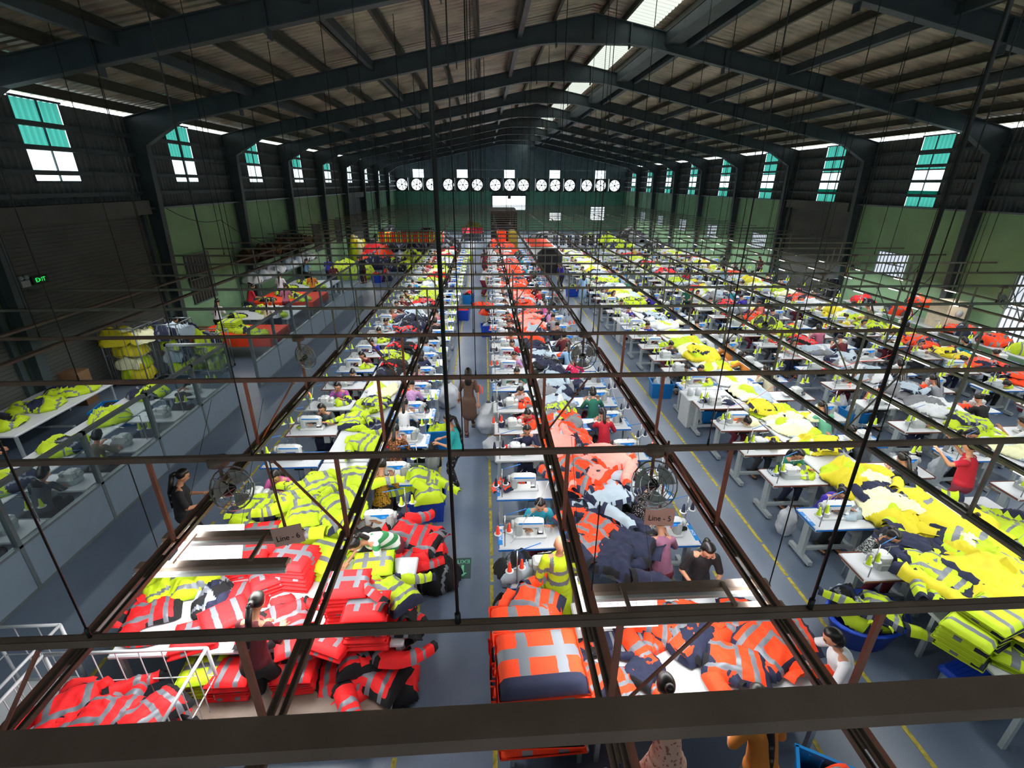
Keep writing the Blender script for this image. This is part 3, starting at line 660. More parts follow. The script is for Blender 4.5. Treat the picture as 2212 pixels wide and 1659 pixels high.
def folded_mesh(seed, main, dark, w=.40, l=.34, h=.045, tape=M_silver):
    r = random.Random(seed); mb = MB(); nx, ny = 16, 12; top = []; 
    def z(u, v): return h*(max(0, 1-abs(u)**6)*max(0, 1-abs(v)**6))**.35 * (1 + .12*nz(u*2, v*2, seed)) + .004
    vs = [((i/nx*2-1)*w/2 + .008*nz(i*.7, j*.7, seed), (j/ny*2-1)*l/2, z(i/nx*2-1, j/ny*2-1)) for i in range(nx+1) for j in range(ny+1)]
    fs = [(i*(ny+1)+j, (i+1)*(ny+1)+j, (i+1)*(ny+1)+j+1, i*(ny+1)+j+1) for i in range(nx) for j in range(ny)]
    ms = [dark if j < ny*.2 and seed % 2 else tape if (nx*.22 < i < nx*.36 or nx*.66 < i < nx*.8 or (ny*.45 < j < ny*.62 and seed % 2)) else main for i in range(nx) for j in range(ny)]
    mb.add(vs, fs, ms, True)
    n = (nx+1)*(ny+1); b = len(mb.v); mb.add([(v[0], v[1], 0) for v in vs], [tuple(reversed(f)) for f in fs], dark, False); 
    # closed sides so each piece shows its folded edges
    ring = [(i, 0) for i in range(nx)] + [(nx, j) for j in range(ny)] + [(i, ny) for i in range(nx, 0, -1)] + [(0, j) for j in range(ny, 0, -1)]
    sv = []; 
    for (i, j) in ring: p = vs[i*(ny+1)+j]; sv += [p, (p[0]*1.02, p[1]*1.02, h*.45), (p[0], p[1], 0)]
    m = len(ring); mb.add(sv, [q for k in range(m) for q in ((3*k, 3*k+1, 3*((k+1) % m)+1, 3*((k+1) % m)), (3*k+1, 3*k+2, 3*((k+1) % m)+2, 3*((k+1) % m)+1))], main, True)
    return mb.mesh('folded_garment')
SETS = {'yel': [M_neoY, M_neoY, M_neoY, M_neoY, M_navy], 'yelw': [M_neoY, M_sunY, M_cream, M_neoY, M_sunY], 'ora': [M_neoO, M_neoO, M_neoO, M_navy], 'orap': [M_neoO, M_neoO, M_pinkc, M_pinkc, M_navy, M_liner],
        'red': [M_neoR, M_neoR, M_neoR, M_blk], 'nvy': [M_navy, M_navy, M_blk, M_liner], 'blk': [M_blk, M_blk, M_navy, M_neoR], 'gry': [M_liner, M_greyc, M_whc, M_navy], 'wht': [M_whc, M_whc, M_liner, M_greyc],
        'crm': [M_cream, M_cream, M_whc, M_neoY, M_liner], 'lem': [M_sunY, M_sunY, M_neoY, M_cream], 'org': [M_neoO, M_greyc, M_neoO, M_liner, M_navy], 'ylb': [M_neoY, M_neoY, M_blk, M_navy], 'drk': [M_blk, M_blk, M_navy, M_greyc]}
CN = {'yel': 'neon yellow', 'yelw': 'yellow and cream', 'ora': 'neon orange and navy', 'orap': 'orange and pink', 'red': 'neon red', 'nvy': 'dark navy', 'blk': 'black and red', 'gry': 'pale grey and blue', 'wht': 'white and grey', 'crm': 'pale cream', 'lem': 'lemon yellow', 'org': 'orange and grey', 'ylb': 'yellow and black', 'drk': 'black'}
HC = {}
def heap(key, w, l, h, loc, rz=0., label=None, group=None, seed=None, res=40, cells=9, name='garment_heap'):
    seed = R.randrange(5) if seed is None else seed; k = (key, round(w, 1), round(l, 1), round(h, 1), seed, res)
    if k not in HC: HC[k] = heap_mesh(seed + len(key)*3, w, l, h, SETS[key], cells, res, None if key in ('lem', 'crm', 'gry', 'wht', 'bun', 'wb', 'yelw') else M_silver)
    o = put(name, HC[k], None, loc, rz); tag(o, label, 'clothing', group); return o
JC = {}
JM = {'yel': (M_neoY, M_navy), 'ora': (M_neoO, M_navy), 'red': (M_neoR, M_blk), 'nvy': (M_navy, M_blk), 'gry': (M_liner, M_navy), 'lem': (M_sunY, M_navy), 'pnk': (M_pinkc, M_neoO), 'blk': (M_blk, M_neoR), 'ylw': (M_neoY, M_neoY)}
def jacket(key, loc, rz=0., label=None, group=None, seed=None, tiltx=0., tilty=0., sc=1., fat=1.):
    seed = R.randrange(6) if seed is None else seed; k = (key, seed, fat)
    if k not in JC: a, b = JM[key]; JC[k] = jacket_mesh(seed, a, b, M_silver if key not in ('nvy', 'blk', 'pnk', 'lem', 'gry') else a, fat)
    o = put('jacket', JC[k], None, loc); o.rotation_euler = (tiltx, tilty, rz); o.scale = (sc,)*3; tag(o, label, 'jacket', group); return o
FC = {}
def folded(key, loc, rz=0., label=None, group=None, seed=None, sc=1.):
    seed = R.randrange(4) if seed is None else seed; k = (key, seed)
    if k not in FC: a, b = JM[key]; FC[k] = folded_mesh(seed, a, a if key == 'red' else b)
    o = put('folded_vest', FC[k], None, loc, rz); o.scale = (sc,)*3; tag(o, label, 'clothing', group); return o
def pile(key, x, y, z, n, rz, label, group, sc=1., dz=.045):
    for k in range(n):
        folded(key, (x + R.uniform(-.012, .012), y + R.uniform(-.012, .012), z + k*dz*sc), rz + R.uniform(-.06, .06), label + (', topmost piece' if k == n-1 else ', %s piece up' % nth(k)), group, sc=sc)
# ---------------------------------------------------------------- sewing stations (operator sits at +y facing -y)
def table_parts(kind):
    edge = {'blue': M_wedge, 'brown': M_bedge, 'grey': M_machg}[kind]; P = []
    P.append(('tabletop', MB().rbox((0, 0, .735), (1.05, .55, .028), M_white, .03).box(-.525, .525, -.277, -.274, .72, .75, edge).box(-.528, -.525, -.25, .25, .72, .75, edge).box(.525, .528, -.25, .25, .72, .75, edge).box(-.5, .5, .274, .277, .72, .75, edge)))
    for s in (-1, 1):
        P.append(('leg', MB().box(s*.44-.03, s*.44+.03, -.06, .06, .1, .72, M_leg).box(s*.44-.035, s*.44+.035, -.26, .26, .03, .1, M_leg).box(s*.44-.04, s*.44+.04, -.22, .22, .66, .72, M_leg).tube((s*.44-.03, -.22, .03), (s*.44+.03, -.22, .03), .03, .03, 8, M_black).tube((s*.44-.03, .22, .03), (s*.44+.03, .22, .03), .03, .03, 8, M_black)))
    P.append(('crossbar', MB().box(-.42, .42, -.03, .03, .14, .19, M_leg)))
    P.append(('foot_pedal', MB().box(-.12, .16, .02, .2, .11, .13, M_black).tube((0, .1, .13), (.05, .0, .6), .008, .008, 6, M_metal)))
    P.append(('motor', MB().tube((.02, -.05, .62), (.2, -.05, .62), .07, .07, 10, M_black).box(.22, .34, -.16, .02, .5, .7, M_machg)))
    P.append(('thread_stand', MB().tube((-.43, -.2, .75), (-.43, -.2, 1.30), .009, .009, 6, M_metal).tube((-.43, -.2, 1.29), (-.12, -.08, 1.31), .006, .006, 6, M_wedge).tube((-.43, -.2, 1.0), (-.56, -.24, 1.0), .006, .006, 6, M_metal).tube((-.43, -.2, 1.0), (-.33, -.17, 1.0), .006, .006, 6, M_metal)
              .lathe([(.055, 1.0), (.055, 1.006)], M_whc, 12, (-.53, -.23, 0)).lathe([(.055, 1.0), (.055, 1.006)], M_whc, 12, (-.37, -.18, 0)), [('thread_cone', -.53, -.23), ('thread_cone', -.37, -.18)]))
    return P
def cone_mb(m): return MB().lathe([(.032, 0), (.03, .02), (.014, .125), (.012, .135)], m, 12)
def logo_mb(): return MB().box(-.522, -.46, -.17, .17, .7495, .7515, M_blue).box(.40, .5, -.02, .2, .7495, .7515, M_wedge)
TXT_JACK = text_mesh('JACK', .06, mat('white_lettering', 'f2f6fa', .5, var=0), .0006)
TXT_JACK.transform(Matrix.Rotation(pi/2, 4, 'Z') @ Matrix.Identity(4)); TXT_JACK.transform(Matrix.Translation((-.49, 0, .7525)))
def lock_parts(v):
    P = []
    if v == 'lock':    # lockstitch machine: bed, pillar, arm, head, wheel
        P.append(('bed', MB().rbox((-.0, 0, .775), (.5, .18, .05), M_mach, .02).box(.1, .2, -.05, .05, .8005, .803, M_metal)))
        P.append(('arm', MB().rbox((-.17, 0, .90), (.12, .15, .23), M_machg, .03).rbox((-.02, 0, 1.0), (.42, .13, .12), M_mach, .035).rbox((.16, 0, .94), (.09, .12, .2), M_mach, .02)))
        P.append(('blue_panel', MB().plate([(-.17, .96), (-.04, .945), (.02, .99), (.1, 1.0), (.1, 1.02), (-.17, 1.03)], 1, .066, .069, M_blue).plate([(-.17, 1.0), (.18, 1.0), (.18, 1.02), (-.17, 1.03)], 1, -.069, -.066, M_blue).box(-.12, -.07, .069, .071, .97, .995, M_led)))
        P.append(('handwheel', MB().tube((-.235, 0, .97), (-.275, 0, .97), .06, .055, 14, M_machg).tube((-.275, 0, .97), (-.30, 0, .97), .02, .02, 8, M_metal)))
        P.append(('needle_bar', MB().tube((.165, 0, .86), (.165, 0, .81), .007, .004, 6, M_metal).cbox((.165, .01, .812), (.03, .04, .008), M_metal).tube((.2, .05, .97), (.2, .08, .97), .018, .018, 8, M_metal)))
        P.append(('thread_guides', MB().tube((-.06, 0, 1.06), (-.06, 0, 1.10), .005, .005, 5, M_metal).tube((.05, 0, 1.06), (.05, 0, 1.10), .005, .005, 5, M_metal).tube((-.06, .03, 1.06), (-.02, .03, 1.12), .004, .004, 5, M_metal).ball((-.06, 0, 1.1), .012, M_black, 6, 4)))
        P.append(('needle_lamp', MB().box(.13, .17, -.075, -.045, .855, .862, M_lamp)))
    else:              # chunky overlock
        P.append(('housing', MB().rbox((-.02, 0, .81), (.30, .26, .12), M_machg, .03).rbox((-.08, -.02, .92), (.2, .2, .12), M_mach, .03).rbox((.08, -.01, .90), (.09, .12, .09), M_mach, .02)))
        P.append(('handwheel', MB().tube((-.19, -.02, .9), (-.23, -.02, .9), .055, .05, 12, M_machg)))
        P.append(('thread_guides', MB().tube((-.05, -.06, .97), (-.05, -.06, 1.12), .005, .005, 5, M_metal).tube((-.12, -.06, 1.1), (.06, -.06, 1.12), .005, .005, 5, M_metal).box(-.08, .04, .1, .102, .8, .84, M_redled if v == 'overred' else M_black)))
        P.append(('work_plate', MB().box(.1, .26, -.1, .12, .80, .815, M_mach)))
    return P
PROTO = {}
def joined(parts, name):
    j = MB()
    for p in parts:
        b = p[1]; base = len(j.v); j.v += b.v; j.f += [[base+q for q in f] for f in b.f]; j.m += [j.mi(b.mats[q]) for q in b.m]; j.sm += b.sm
    return j.mesh(name)
def add_table(kind, cone, loc, rz, near, label, group):
    k = ('T', kind, cone.name, near)
    if k not in PROTO:
        P = table_parts(kind)
        if near: PROTO[k] = [(p[0], p[1].mesh(p[0]), p[2] if len(p) > 2 else []) for p in P] + ([('logo_strip', logo_mb().mesh('logo_strip'), [])] if kind == 'blue' else [])
        else:
            for q in P[-1][2]: P.append(('c', cone_mb(cone))); P[-1][1].v = [(v[0]+q[1], v[1]+q[2], v[2]+1.006) for v in P[-1][1].v]
            PROTO[k] = joined(P, 'sewing_table')
        if ('C', cone.name) not in PROTO: PROTO['C', cone.name] = cone_mb(cone).mesh('thread_cone')
    if not near: return tag(put('sewing_table', PROTO[k], None, loc, rz), label, 'table', group)
    t = empty('sewing_table', loc, rz); tag(t, label, 'table', group)
    for n, me, subs in PROTO[k]:
        o = put(n, me, t)
        for q in subs: put(q[0], PROTO['C', cone.name], o, (q[1], q[2], 1.006))
        if n == 'logo_strip': put('lettering', TXT_JACK, o)
    return t
def add_machine(v, loc, rz, near, label, group):
    k = ('M', v, near)
    if k not in PROTO: P = lock_parts(v); PROTO[k] = [(p[0], p[1].mesh(p[0])) for p in P] if near else joined(P, 'sewing_machine')
    if not near: return tag(put('sewing_machine', PROTO[k], None, loc, rz), label, 'machine', group)
    t = empty('sewing_machine', loc, rz); tag(t, label, 'machine', group)
    for n, me in PROTO[k]: put(n, me, t)
    return t
me_stool = [('seat', MB().rbox((0, 0, .40), (.34, .26, .03), mat('stool_wood', '6f5a48', .6), .02).mesh('seat'))] + [('leg', MB().tube((sx*.14, sy*.1, 0), (sx*.12, sy*.08, .385), .012, .012, 6, M_leg).mesh('leg')) for sx in (-1, 1) for sy in (-1, 1)]
def add_stool(loc, label, group):
    t = empty('stool', loc); tag(t, label, 'stool', group)
    for n, me in me_stool: put(n, me, t)
# ================================================================ THE SEWING LINES
P_ = lambda n, a, b, k, s, t=.5, ax=2: two_tone(n, a, b, k, s, t, .8, ax)
def cm(n, h): return mat(n, h, .8, var=.08, bump=.15)
C_ = dict(teal=cm('teal_top', '1b8fa8'), dotted=P_('dotted_top', '18161c', 'd8d0cc', 'dot', 45, .32), lav=P_('raglan_top', 'a06a86', '9a6480', 'noise', 8), red=cm('red_top', 'b4142c'), white=cm('white_top', 'd4d8de'), black=cm('black_top', '15151b'),
          pink=cm('pink_top', 'c85a9c'), charcoal=cm('charcoal_top', '39424a'), floralY=P_('mustard_floral_top', 'b98a18', '4a3c10', 'noise', 34, .54), floralB=P_('brown_floral_top', '4a2c1c', 'c87830', 'noise', 40, .58), magfl=P_('magenta_floral_top', 'b04a98', '3a86c8', 'noise', 22, .56),
          lilac=P_('lilac_print_top', 'a878b4', 'd0a8d4', 'noise', 60, .52), stripeG=P_('green_striped_top', '2f8a50', 'dfe8e0', 'stripe', 2.6, .5), navy=cm('navy_top', '2b2f52'), blue=cm('royal_blue_top', '2c36a0'), sky=cm('sky_blue_top', '8fb4d8'), maroon=cm('maroon_top', '5a1822'),
          purple=cm('purple_top', '35239a'), printG=P_('speckled_grey_top', '22262c', 'a8b0ae', 'noise', 55, .5), green=cm('green_top', '1f6a58'), orange=cm('orange_top', 'f06a1e'), amber=cm('amber_top', 'c4782c'), azure=cm('azure_top', '1e9ad8'), cyan=cm('cyan_top', '2f9fb4'), coral=cm('coral_top', 'c8685a'),
          stripe=P_('striped_top', '2a2a2e', '9a9898', 'stripe', 7, .5, 0), grey=cm('grey_top', '8a9098'), brown=cm('brown_dress', '5c4438'), mint=cm('mint_top', '6fbf9a'), pinkfl=P_('rose_floral_cloth', 'c4a090', '8a5a52', 'noise', 26, .58), fuchsia=P_('fuchsia_floral_top', 'd81e5a', 'f0c8d8', 'dot', 11, .22), khaki=cm('khaki_top', '6a6452'), yellow=cm('yellow_top', 'b8983c'),
          teal2=cm('turquoise_top', '2fb4b8'), polka=P_('polka_dot_cloth', '17171d', 'cfcfd4', 'dot', 26, .22), denim=cm('denim_top', '6d93b5'), rose=cm('rose_top', 'b86a84'), cream=cm('cream_top', 'c9c3a8'))
CW = dict(teal='teal', dotted='black and white dotted', lav='pink and white raglan', red='red', white='white', black='black', pink='pink', charcoal='charcoal', floralY='mustard floral', floralB='brown floral', magfl='magenta floral', lilac='lilac print', stripeG='green and white striped', navy='navy', blue='royal blue', sky='sky blue', maroon='maroon', purple='purple', printG='speckled grey', green='dark green', orange='orange', amber='amber', azure='azure', cyan='cyan', coral='coral', stripe='grey striped', grey='grey', mint='mint', fuchsia='fuchsia floral', khaki='khaki', yellow='dull yellow', teal2='turquoise', denim='denim blue', rose='rose', cream='cream')
PANTS = [M_navy, cm('black_trousers', '16171b'), cm('maroon_skirt', '6b1a30'), cm('grey_trousers', '3a3c42')]
# column: id, centre x, facing(-1 towards the camera), table ys, phrase, table kind cycle, machine cycle, cone
def ys(first, y0, pitch, y1, pf=None):
    o = list(first); y = y0
    while y < y1: o.append(y); y += pitch if y < 16 or pf is None else pf
    return o
LY_, LG_, LO_ = M_ylwcone, M_ncone, M_ocone
COLS = [
 ('6a', -3.68, -1, ys([6.5], 7.76, 1.21, 37), 'line six outer column', ['brown', 'blue', 'brown', 'grey'], ['over', 'lock', 'lock', 'over'], LY_),
 ('6b', -1.72, 1, ys([5.75, 7.1, 8.41, 9.64, 10.77], 11.86, 1.18, 37), 'line six aisle column', ['blue'], ['lock'], LY_),
 ('5a', .65, -1, ys([5.42, 6.6, 7.8, 8.85, 9.9], 11.12, 1.14, 37), 'line five aisle column', ['blue', 'blue', 'grey', 'brown', 'grey'], ['lock', 'lock', 'over', 'over', 'over', 'lock'], LG_),
 ('5b', 2.58, 1, ys([5.38, 6.5, 7.72], 8.97, 1.15, 37), 'line five outer column', ['blue'], ['lock'], LG_),
 ('4a', 5.5, -1, ys([4.6, 5.62, 6.78, 7.8, 8.8, 9.88], 11.0, 1.1, 38, 1.22), 'yellow line near column', ['brown', 'blue', 'brown', 'brown', 'brown'], ['over', 'lock', 'over', 'over', 'lock'], LY_),
 ('4b', 7.55, 1, ys([6.9], 8.0, 1.14, 38, 1.25), 'yellow line far column', ['brown', 'blue', 'grey'], ['lock', 'over'], LY_),
 ('3a', 9.42, -1, ys([6.2], 7.4, 1.16, 38, 1.28), 'middle line near column', ['brown', 'blue', 'brown', 'grey'], ['over', 'lock', 'over'], LY_),
 ('3b', 11.45, 1, ys([8.2], 9.4, 1.17, 38, 1.28), 'middle line far column', ['brown', 'blue'], ['lock', 'over'], LY_),
 ('2a', 13.35, -1, ys([9.4], 10.6, 1.2, 38, 1.3), 'window line near column', ['brown', 'blue', 'brown'], ['lock', 'over'], LY_),
 ('2b', 15.3, 1, ys([11.3], 12.5, 1.2, 38, 1.3), 'window line far column', ['brown', 'blue'], ['lock', 'over'], LY_),
]
SH = {'6a': {0: ('pink', 'sewlong'), 1: None, 2: ('charcoal', 'sewbob'), 3: ('magfl', 'sewbob'), 4: ('denim', 'reach'), 5: ('maroon', 'sewlong'), 6: ('blue', 'sew'), 7: ('black', 'sew'), 8: ('sky', 'sewtail'), 9: ('coral', 'lookup'), 10: ('maroon', 'sewbob'), 11: ('maroon', 'sew'), 12: ('yellow', 'sew'), 13: ('navy', 'sew'), 14: ('azure', 'sew')},
 '6b': {0: ('black', 'bow'), 1: ('floralY', 'sew'), 2: ('floralB', 'sewtail'), 3: ('white', 'sewtail'), 4: ('lilac', 'sew'), 5: ('lav', 'sewtail'), 6: ('navy', 'sewlong'), 7: ('sky', 'sewbob'), 8: ('black', 'sewlong'), 9: ('black', 'sewbob'), 10: ('rose', 'sew'), 11: ('denim', 'sew'), 12: ('khaki', 'sewtail')},
 '5a': {0: ('teal', 'sewbob'), 1: None, 2: ('navy', 'sewbob'), 3: ('red', 'reach'), 4: ('white', 'sewlong'), 5: ('green', 'sew'), 6: ('lilac', 'sewbob'), 7: ('red', 'sewbob'), 8: ('coral', 'sew')},
 '5b': {0: ('lav', 'sew'), 1: ('dotted', 'sew'), 2: ('white', 'bow'), 3: ('red', 'sewtail'), 4: ('green', 'sewbob'), 5: None, 6: ('fuchsia', 'sewtail'), 9: ('black', 'sew'), 10: ('grey', 'sew'), 11: ('lilac', 'sewtail')},
 '4a': {0: ('printG', 'sew'), 1: ('purple', 'sew'), 2: ('green', 'sewlong'), 3: ('maroon', 'bow'), 4: ('orange', 'bow'), 5: None, 6: ('lilac', 'sewbob'), 7: ('azure', 'bow'), 8: ('charcoal', 'sew'), 9: ('maroon', 'sew'), 10: ('blue', 'sew')},
 '4b': {0: ('charcoal', 'sewtail'), 1: ('charcoal', 'reach'), 2: ('mint', 'sewtail'), 3: None, 4: ('cream', 'sewtail'), 5: ('amber', 'reach'), 6: ('amber', 'sew'), 7: ('white', 'reach')},
 '3a': {0: None, 1: ('stripe', 'sewlong'), 2: ('black', 'bow'), 3: ('coral', 'sew'), 4: ('grey', 'reach'), 5: None, 6: ('grey', 'sewbob'), 7: ('orange', 'sew')},
 '3b': {0: ('white', 'reach'), 1: ('black', 'sew'), 2: ('grey', 'sewtail'), 3: ('stripe', 'sewbob')}, '2a': {0: ('blue', 'sew'), 1: ('white', 'bow'), 2: ('cyan', 'reach')}, '2b': {}}
RC = ['white', 'black', 'navy', 'grey', 'maroon', 'sky', 'pink', 'green', 'coral', 'charcoal', 'cream', 'rose', 'khaki', 'teal', 'yellow', 'purple', 'red']
RP = ['sew', 'sewtail', 'sewlong', 'sewbob', 'reach', 'lookup', 'bow', 'sew', 'sewbob']
KW = {'blue': 'blue-edged', 'brown': 'brown-edged', 'grey': 'grey-edged'}; VW = {'lock': 'blue-trimmed white flatbed', 'over': 'boxy grey overlock', 'overred': 'tall grey red-lit'}
SC_ = {'6a': ['yel', 'ylb'], '6b': ['yel', 'red', 'yel'], '5a': ['ora', 'nvy', 'gry'], '5b': ['gry', 'ora', 'nvy'], '4a': ['lem', 'gry', 'yel'], '4b': ['yel', 'lem'], '3a': ['gry', 'yel', 'red'], '3b': ['gry', 'lem', 'ora'], '2a': ['yel', 'lem', 'ora'], '2b': ['ora', 'yel', 'red']}
for cid, cx_, face, YS, phrase, kinds, machs, cone in COLS:
    rz = 0 if face < 0 else pi; grp = 'sewing tables of the ' + phrase
    for k, yf in enumerate(YS):
        near = yf < 11.5 and cx_ < 9 or yf < 8.5; yc = yf + .275; x = cx_ + (R.uniform(-.03, .03) if k > 5 else 0); kd = kinds[k % len(kinds)]; mv = machs[k % len(machs)]
        cn = cone if not (cid == '5a' and k % 3 == 0 or cid == '5b' and k > 8 and k % 2) else LO_
        if cid == '6a' and k in (0,): kd = 'grey'
        where = '%s out in the %s' % (nth(k), phrase)
        add_table(kd, cn, (x, yc, 0), rz, near, '%s white sewing table, %s' % (KW[kd], where), grp)
        add_machine(mv, (x - .05*(-face), yc + .02*(-face), .0), rz, near, '%s sewing machine, %s' % (VW[mv], where), 'sewing machines of the ' + phrase)
        spec = SH[cid].get(k, 'auto')
        if spec == 'auto': spec = (R.choice(RC), R.choice(RP)) if R.random() < (.85 if yf < 22 else .7) else None
        yo = yc + .47 if face < 0 else yc - .47; xo = x + (.12 if face < 0 else -.12)
        if spec:
            person(spec[1], (xo, yo, 0), pi if face < 0 else 0, C_[spec[0]], PANTS[(k*7 + len(cid)) % 4], 'seated person in %s top, %s' % (CW[spec[0]], where), near, 'workers of the ' + phrase)
        if near and cid != '4a' or (near and k < 2): add_stool((xo, yo + (.03 if face < 0 else -.03), 0), 'low stool at the sewing table, ' + where, 'stools of the ' + phrase)
        if near and R.random() < .6: heap(R.choice(['nvy', 'gry', 'blk', 'wht', SC_[cid][0]]), .26, .2, .05, (x + .3*face, yc + .12, .752), R.uniform(0, 6), 'small cut piece lying on the sewing table, ' + where, 'cut pieces on the tables', None, 14, 3, 'cloth_piece')
        if k and (R.random() < (.55 if yf < 20 else .35)) and not (cid, k) in (('5a', 1), ('6a', 1), ('5a', 0)):
            jk = R.choice(SC_[cid]); w = R.uniform(.35, .6)
            key = {'gry': 'gry'}.get(jk, jk)
            heap(key, .5, .4, .11, (x - .22*(-1 if cid.endswith('b') else -1) * (1 if cid.endswith('a') else -1), yc + .1*(-face), .752), R.uniform(0, 6), '%s garment being sewn, %s' % (CN[key], where), 'garments under the needles', None, 16, 5, 'garment_piece')
# centre tables and their garments
CT = [('line six', -2.68, .84, 5.5, 37, [('yel', 6.0, 1.0, .3), ('yel', 6.75, .8, .25), ('yel', 9.3, .55, .12), ('yel', 10.35, .95, .14), ('crm', 11.3, 1.2, .2), ('blk', 12.7, 1.3, .2), ('yel', 13.6, .7, .2), ('blk', 14.3, 1.2, .25), ('nvy', 15.4, 1.2, .3), ('red', 16.1, .6, .2), ('nvy', 16.9, 1.2, .5), ('gry', 18.2, 1.1, .35), ('gry', 19.3, 1.1, .3), ('red', 20.3, .9, .2), ('yel', 21.3, 1., .25)], ['yel', 'crm', 'wht', 'yel', 'red', 'crm', 'yel']),
      ('line five', 1.61, .86, 5.3, 37, [('nvy', 6.05, .95, .2), ('gry', 6.85, 1.1, .24), ('orap', 7.75, 1.35, .42), ('orap', 8.35, 1.1, .36), ('org', 9.3, .9, .24), ('yel', 9.75, .55, .16), ('wht', 10.3, .9, .22), ('wht', 11.3, 1., .38), ('gry', 11.0, 1.1, .4), ('nvy', 12.4, 1.1, .34), ('gry', 13.2, 1.1, .3), ('nvy', 14.2, 1.0, .2), ('org', 15.3, 1.25, .5), ('orap', 16.1, 1.2, .45), ('orap', 17.0, 1.1, .35), ('ora', 17.9, 1.2, .35), ('gry', 18.8, .9, .2), ('ora', 19.7, 1.3, .5), ('orap', 20.7, 1.1, .35)], ['orap', 'ora', 'orap', 'ora', 'gry', 'ora', 'orap']),
      ('yellow line', 6.52, .98, 4.4, 38, [('yel', 4.6, 1.3, .34), ('nvy', 5.3, 1.0, .25), ('lem', 5.7, 1.5, .45), ('lem', 6.7, 1.3, .4), ('lem', 8.0, .7, .2), ('crm', 8.8, 1., .14), ('lem', 9.5, .85, .22), ('crm', 10.6, 1.2, .16), ('crm', 11.6, 1.2, .2), ('lem', 12.4, .8, .2), ('lem', 13.5, 1.3, .34), ('lem', 14.4, 1.3, .36), ('crm', 15.6, 1.2, .2), ('crm', 16.8, 1.1, .25), ('gry', 17.8, .9, .2), ('crm', 19.2, 1., .1), ('yel', 20.6, .9, .24)], ['crm', 'lem', 'wht', 'yel', 'crm', 'gry', 'lem', 'crm']),
      ('middle line', 10.45, .92, 7.2, 38, [('crm', 7.7, 1.1, .2), ('yel', 8.6, 1., .2), ('wht', 9.6, 1.2, .26), ('gry', 10.6, 1.1, .26), ('wht', 11.7, 1.2, .25), ('gry', 12.7, 1., .2), ('wht', 13.8, 1., .2), ('red', 14.8, .9, .14), ('ylb', 15.8, 1.2, .34), ('yel', 16.8, 1.1, .34), ('ora', 17.8, 1., .25)], ['wht', 'red', 'gry', 'crm', 'red', 'wht', 'yel']),
      ('window line', 14.35, .88, 10.5, 38, [('ora', 11.2, 1.1, .22), ('ora', 12.3, 1.2, .25), ('lem', 13.2, .9, .2), ('ora', 14.4, 1., .25), ('lem', 15.4, 1.1, .25), ('yel', 16.6, 1.1, .24)], ['crm', 'lem', 'wht', 'ora', 'crm', 'yel'])]
def work_table(x0, x1, y0, y1, z, label, group=None, m=M_white, legs=True, name='work_table'):
    t = empty(name, ((x0+x1)/2, (y0+y1)/2, 0)); tag(t, label, 'table', group); w, l = x1-x0, y1-y0
    MB().rbox((0, 0, z-.02), (w, l, .04), m, .015).build('tabletop', t)
    for sx in (-1, 1):
        for sy in (-1, 1): MB().box(sx*(w/2-.08)-.025, sx*(w/2-.08)+.025, sy*(l/2-.08)-.025, sy*(l/2-.08)+.025, 0, z-.04, M_leg).build('leg', t)
    MB().box(-w/2+.08, w/2-.08, -.02, .02, .2, .24, M_leg).build('crossbar', t); return t
for nm, cx_, w, y0, y1, items, rest in CT:
    y = y0; k = 0
    while y < y1: work_table(cx_-w/2, cx_+w/2, y, y+2.36, .765, 'white centre table of the %s, %s out' % (nm, nth(k)), 'centre tables of the ' + nm); y += 2.4; k += 1
    y = items[-1][1] + 1.1; items = list(items); q = 0
    while y < y1: items.append((rest[q % len(rest)], y, R.uniform(.8, 1.3), R.uniform(.15, .4))); y += R.uniform(.95, 1.3); q += 1
    for k, (key, y, l, h) in enumerate(items):
        wd = w*(1.12 if h > .2 else .9) if y < 20 else w*1.25
        heap(key, wd*1.08, l, h, (cx_ + R.uniform(-.06, .06), y, .768), R.uniform(-.25, .25), '%s garments heaped on the centre of the %s, %s heap out' % (CN[key], nm, nth(k)), 'garment heaps of the ' + nm, k % 5, 64 if y < 10 else 40 if y < 16 else 26, 9)
        if key in JM or key in ('yel', 'ora', 'orap', 'crm', 'red', 'blk', 'nvy', 'lem'):
            jk = {'orap': 'pnk', 'crm': 'lem'}.get(key, key)
            if y < 22 and key not in ('crm', 'wht') and not (key == 'lem' and k % 2): jacket(jk, (cx_ + R.uniform(-.3, .3)*w, y + R.uniform(-.2, .25), .768 + h*.62), R.uniform(0, 6.3), '%s jacket on top of the %s heap of the %s' % ({'pnk': 'pink', 'lem': 'lemon', 'yel': 'yellow', 'ora': 'orange', 'nvy': 'navy', 'blk': 'black', 'red': 'red', 'gry': 'pale grey'}[jk], nth(k), nm), 'jackets on the centre tables', None, R.uniform(-.15, .15), R.uniform(-.2, .2), .85)
jacket('ora', (.55, 4.2, .98), 1.2, 'orange jacket thrown over the far aisle-side bundle', None, 3, 0, .1, .9, 1.2)
jacket('nvy', (.75, 3.75, .82), 2.6, 'navy hooded piece between the aisle-side bundles', None, 2, 0, .1, .6, 1.4)
jacket('ora', (.35, 3.45, .84), 4.6, 'orange sleeve piece hanging at the aisle side of the near bundle', None, 4, .1, -.5, .6, 1.3)
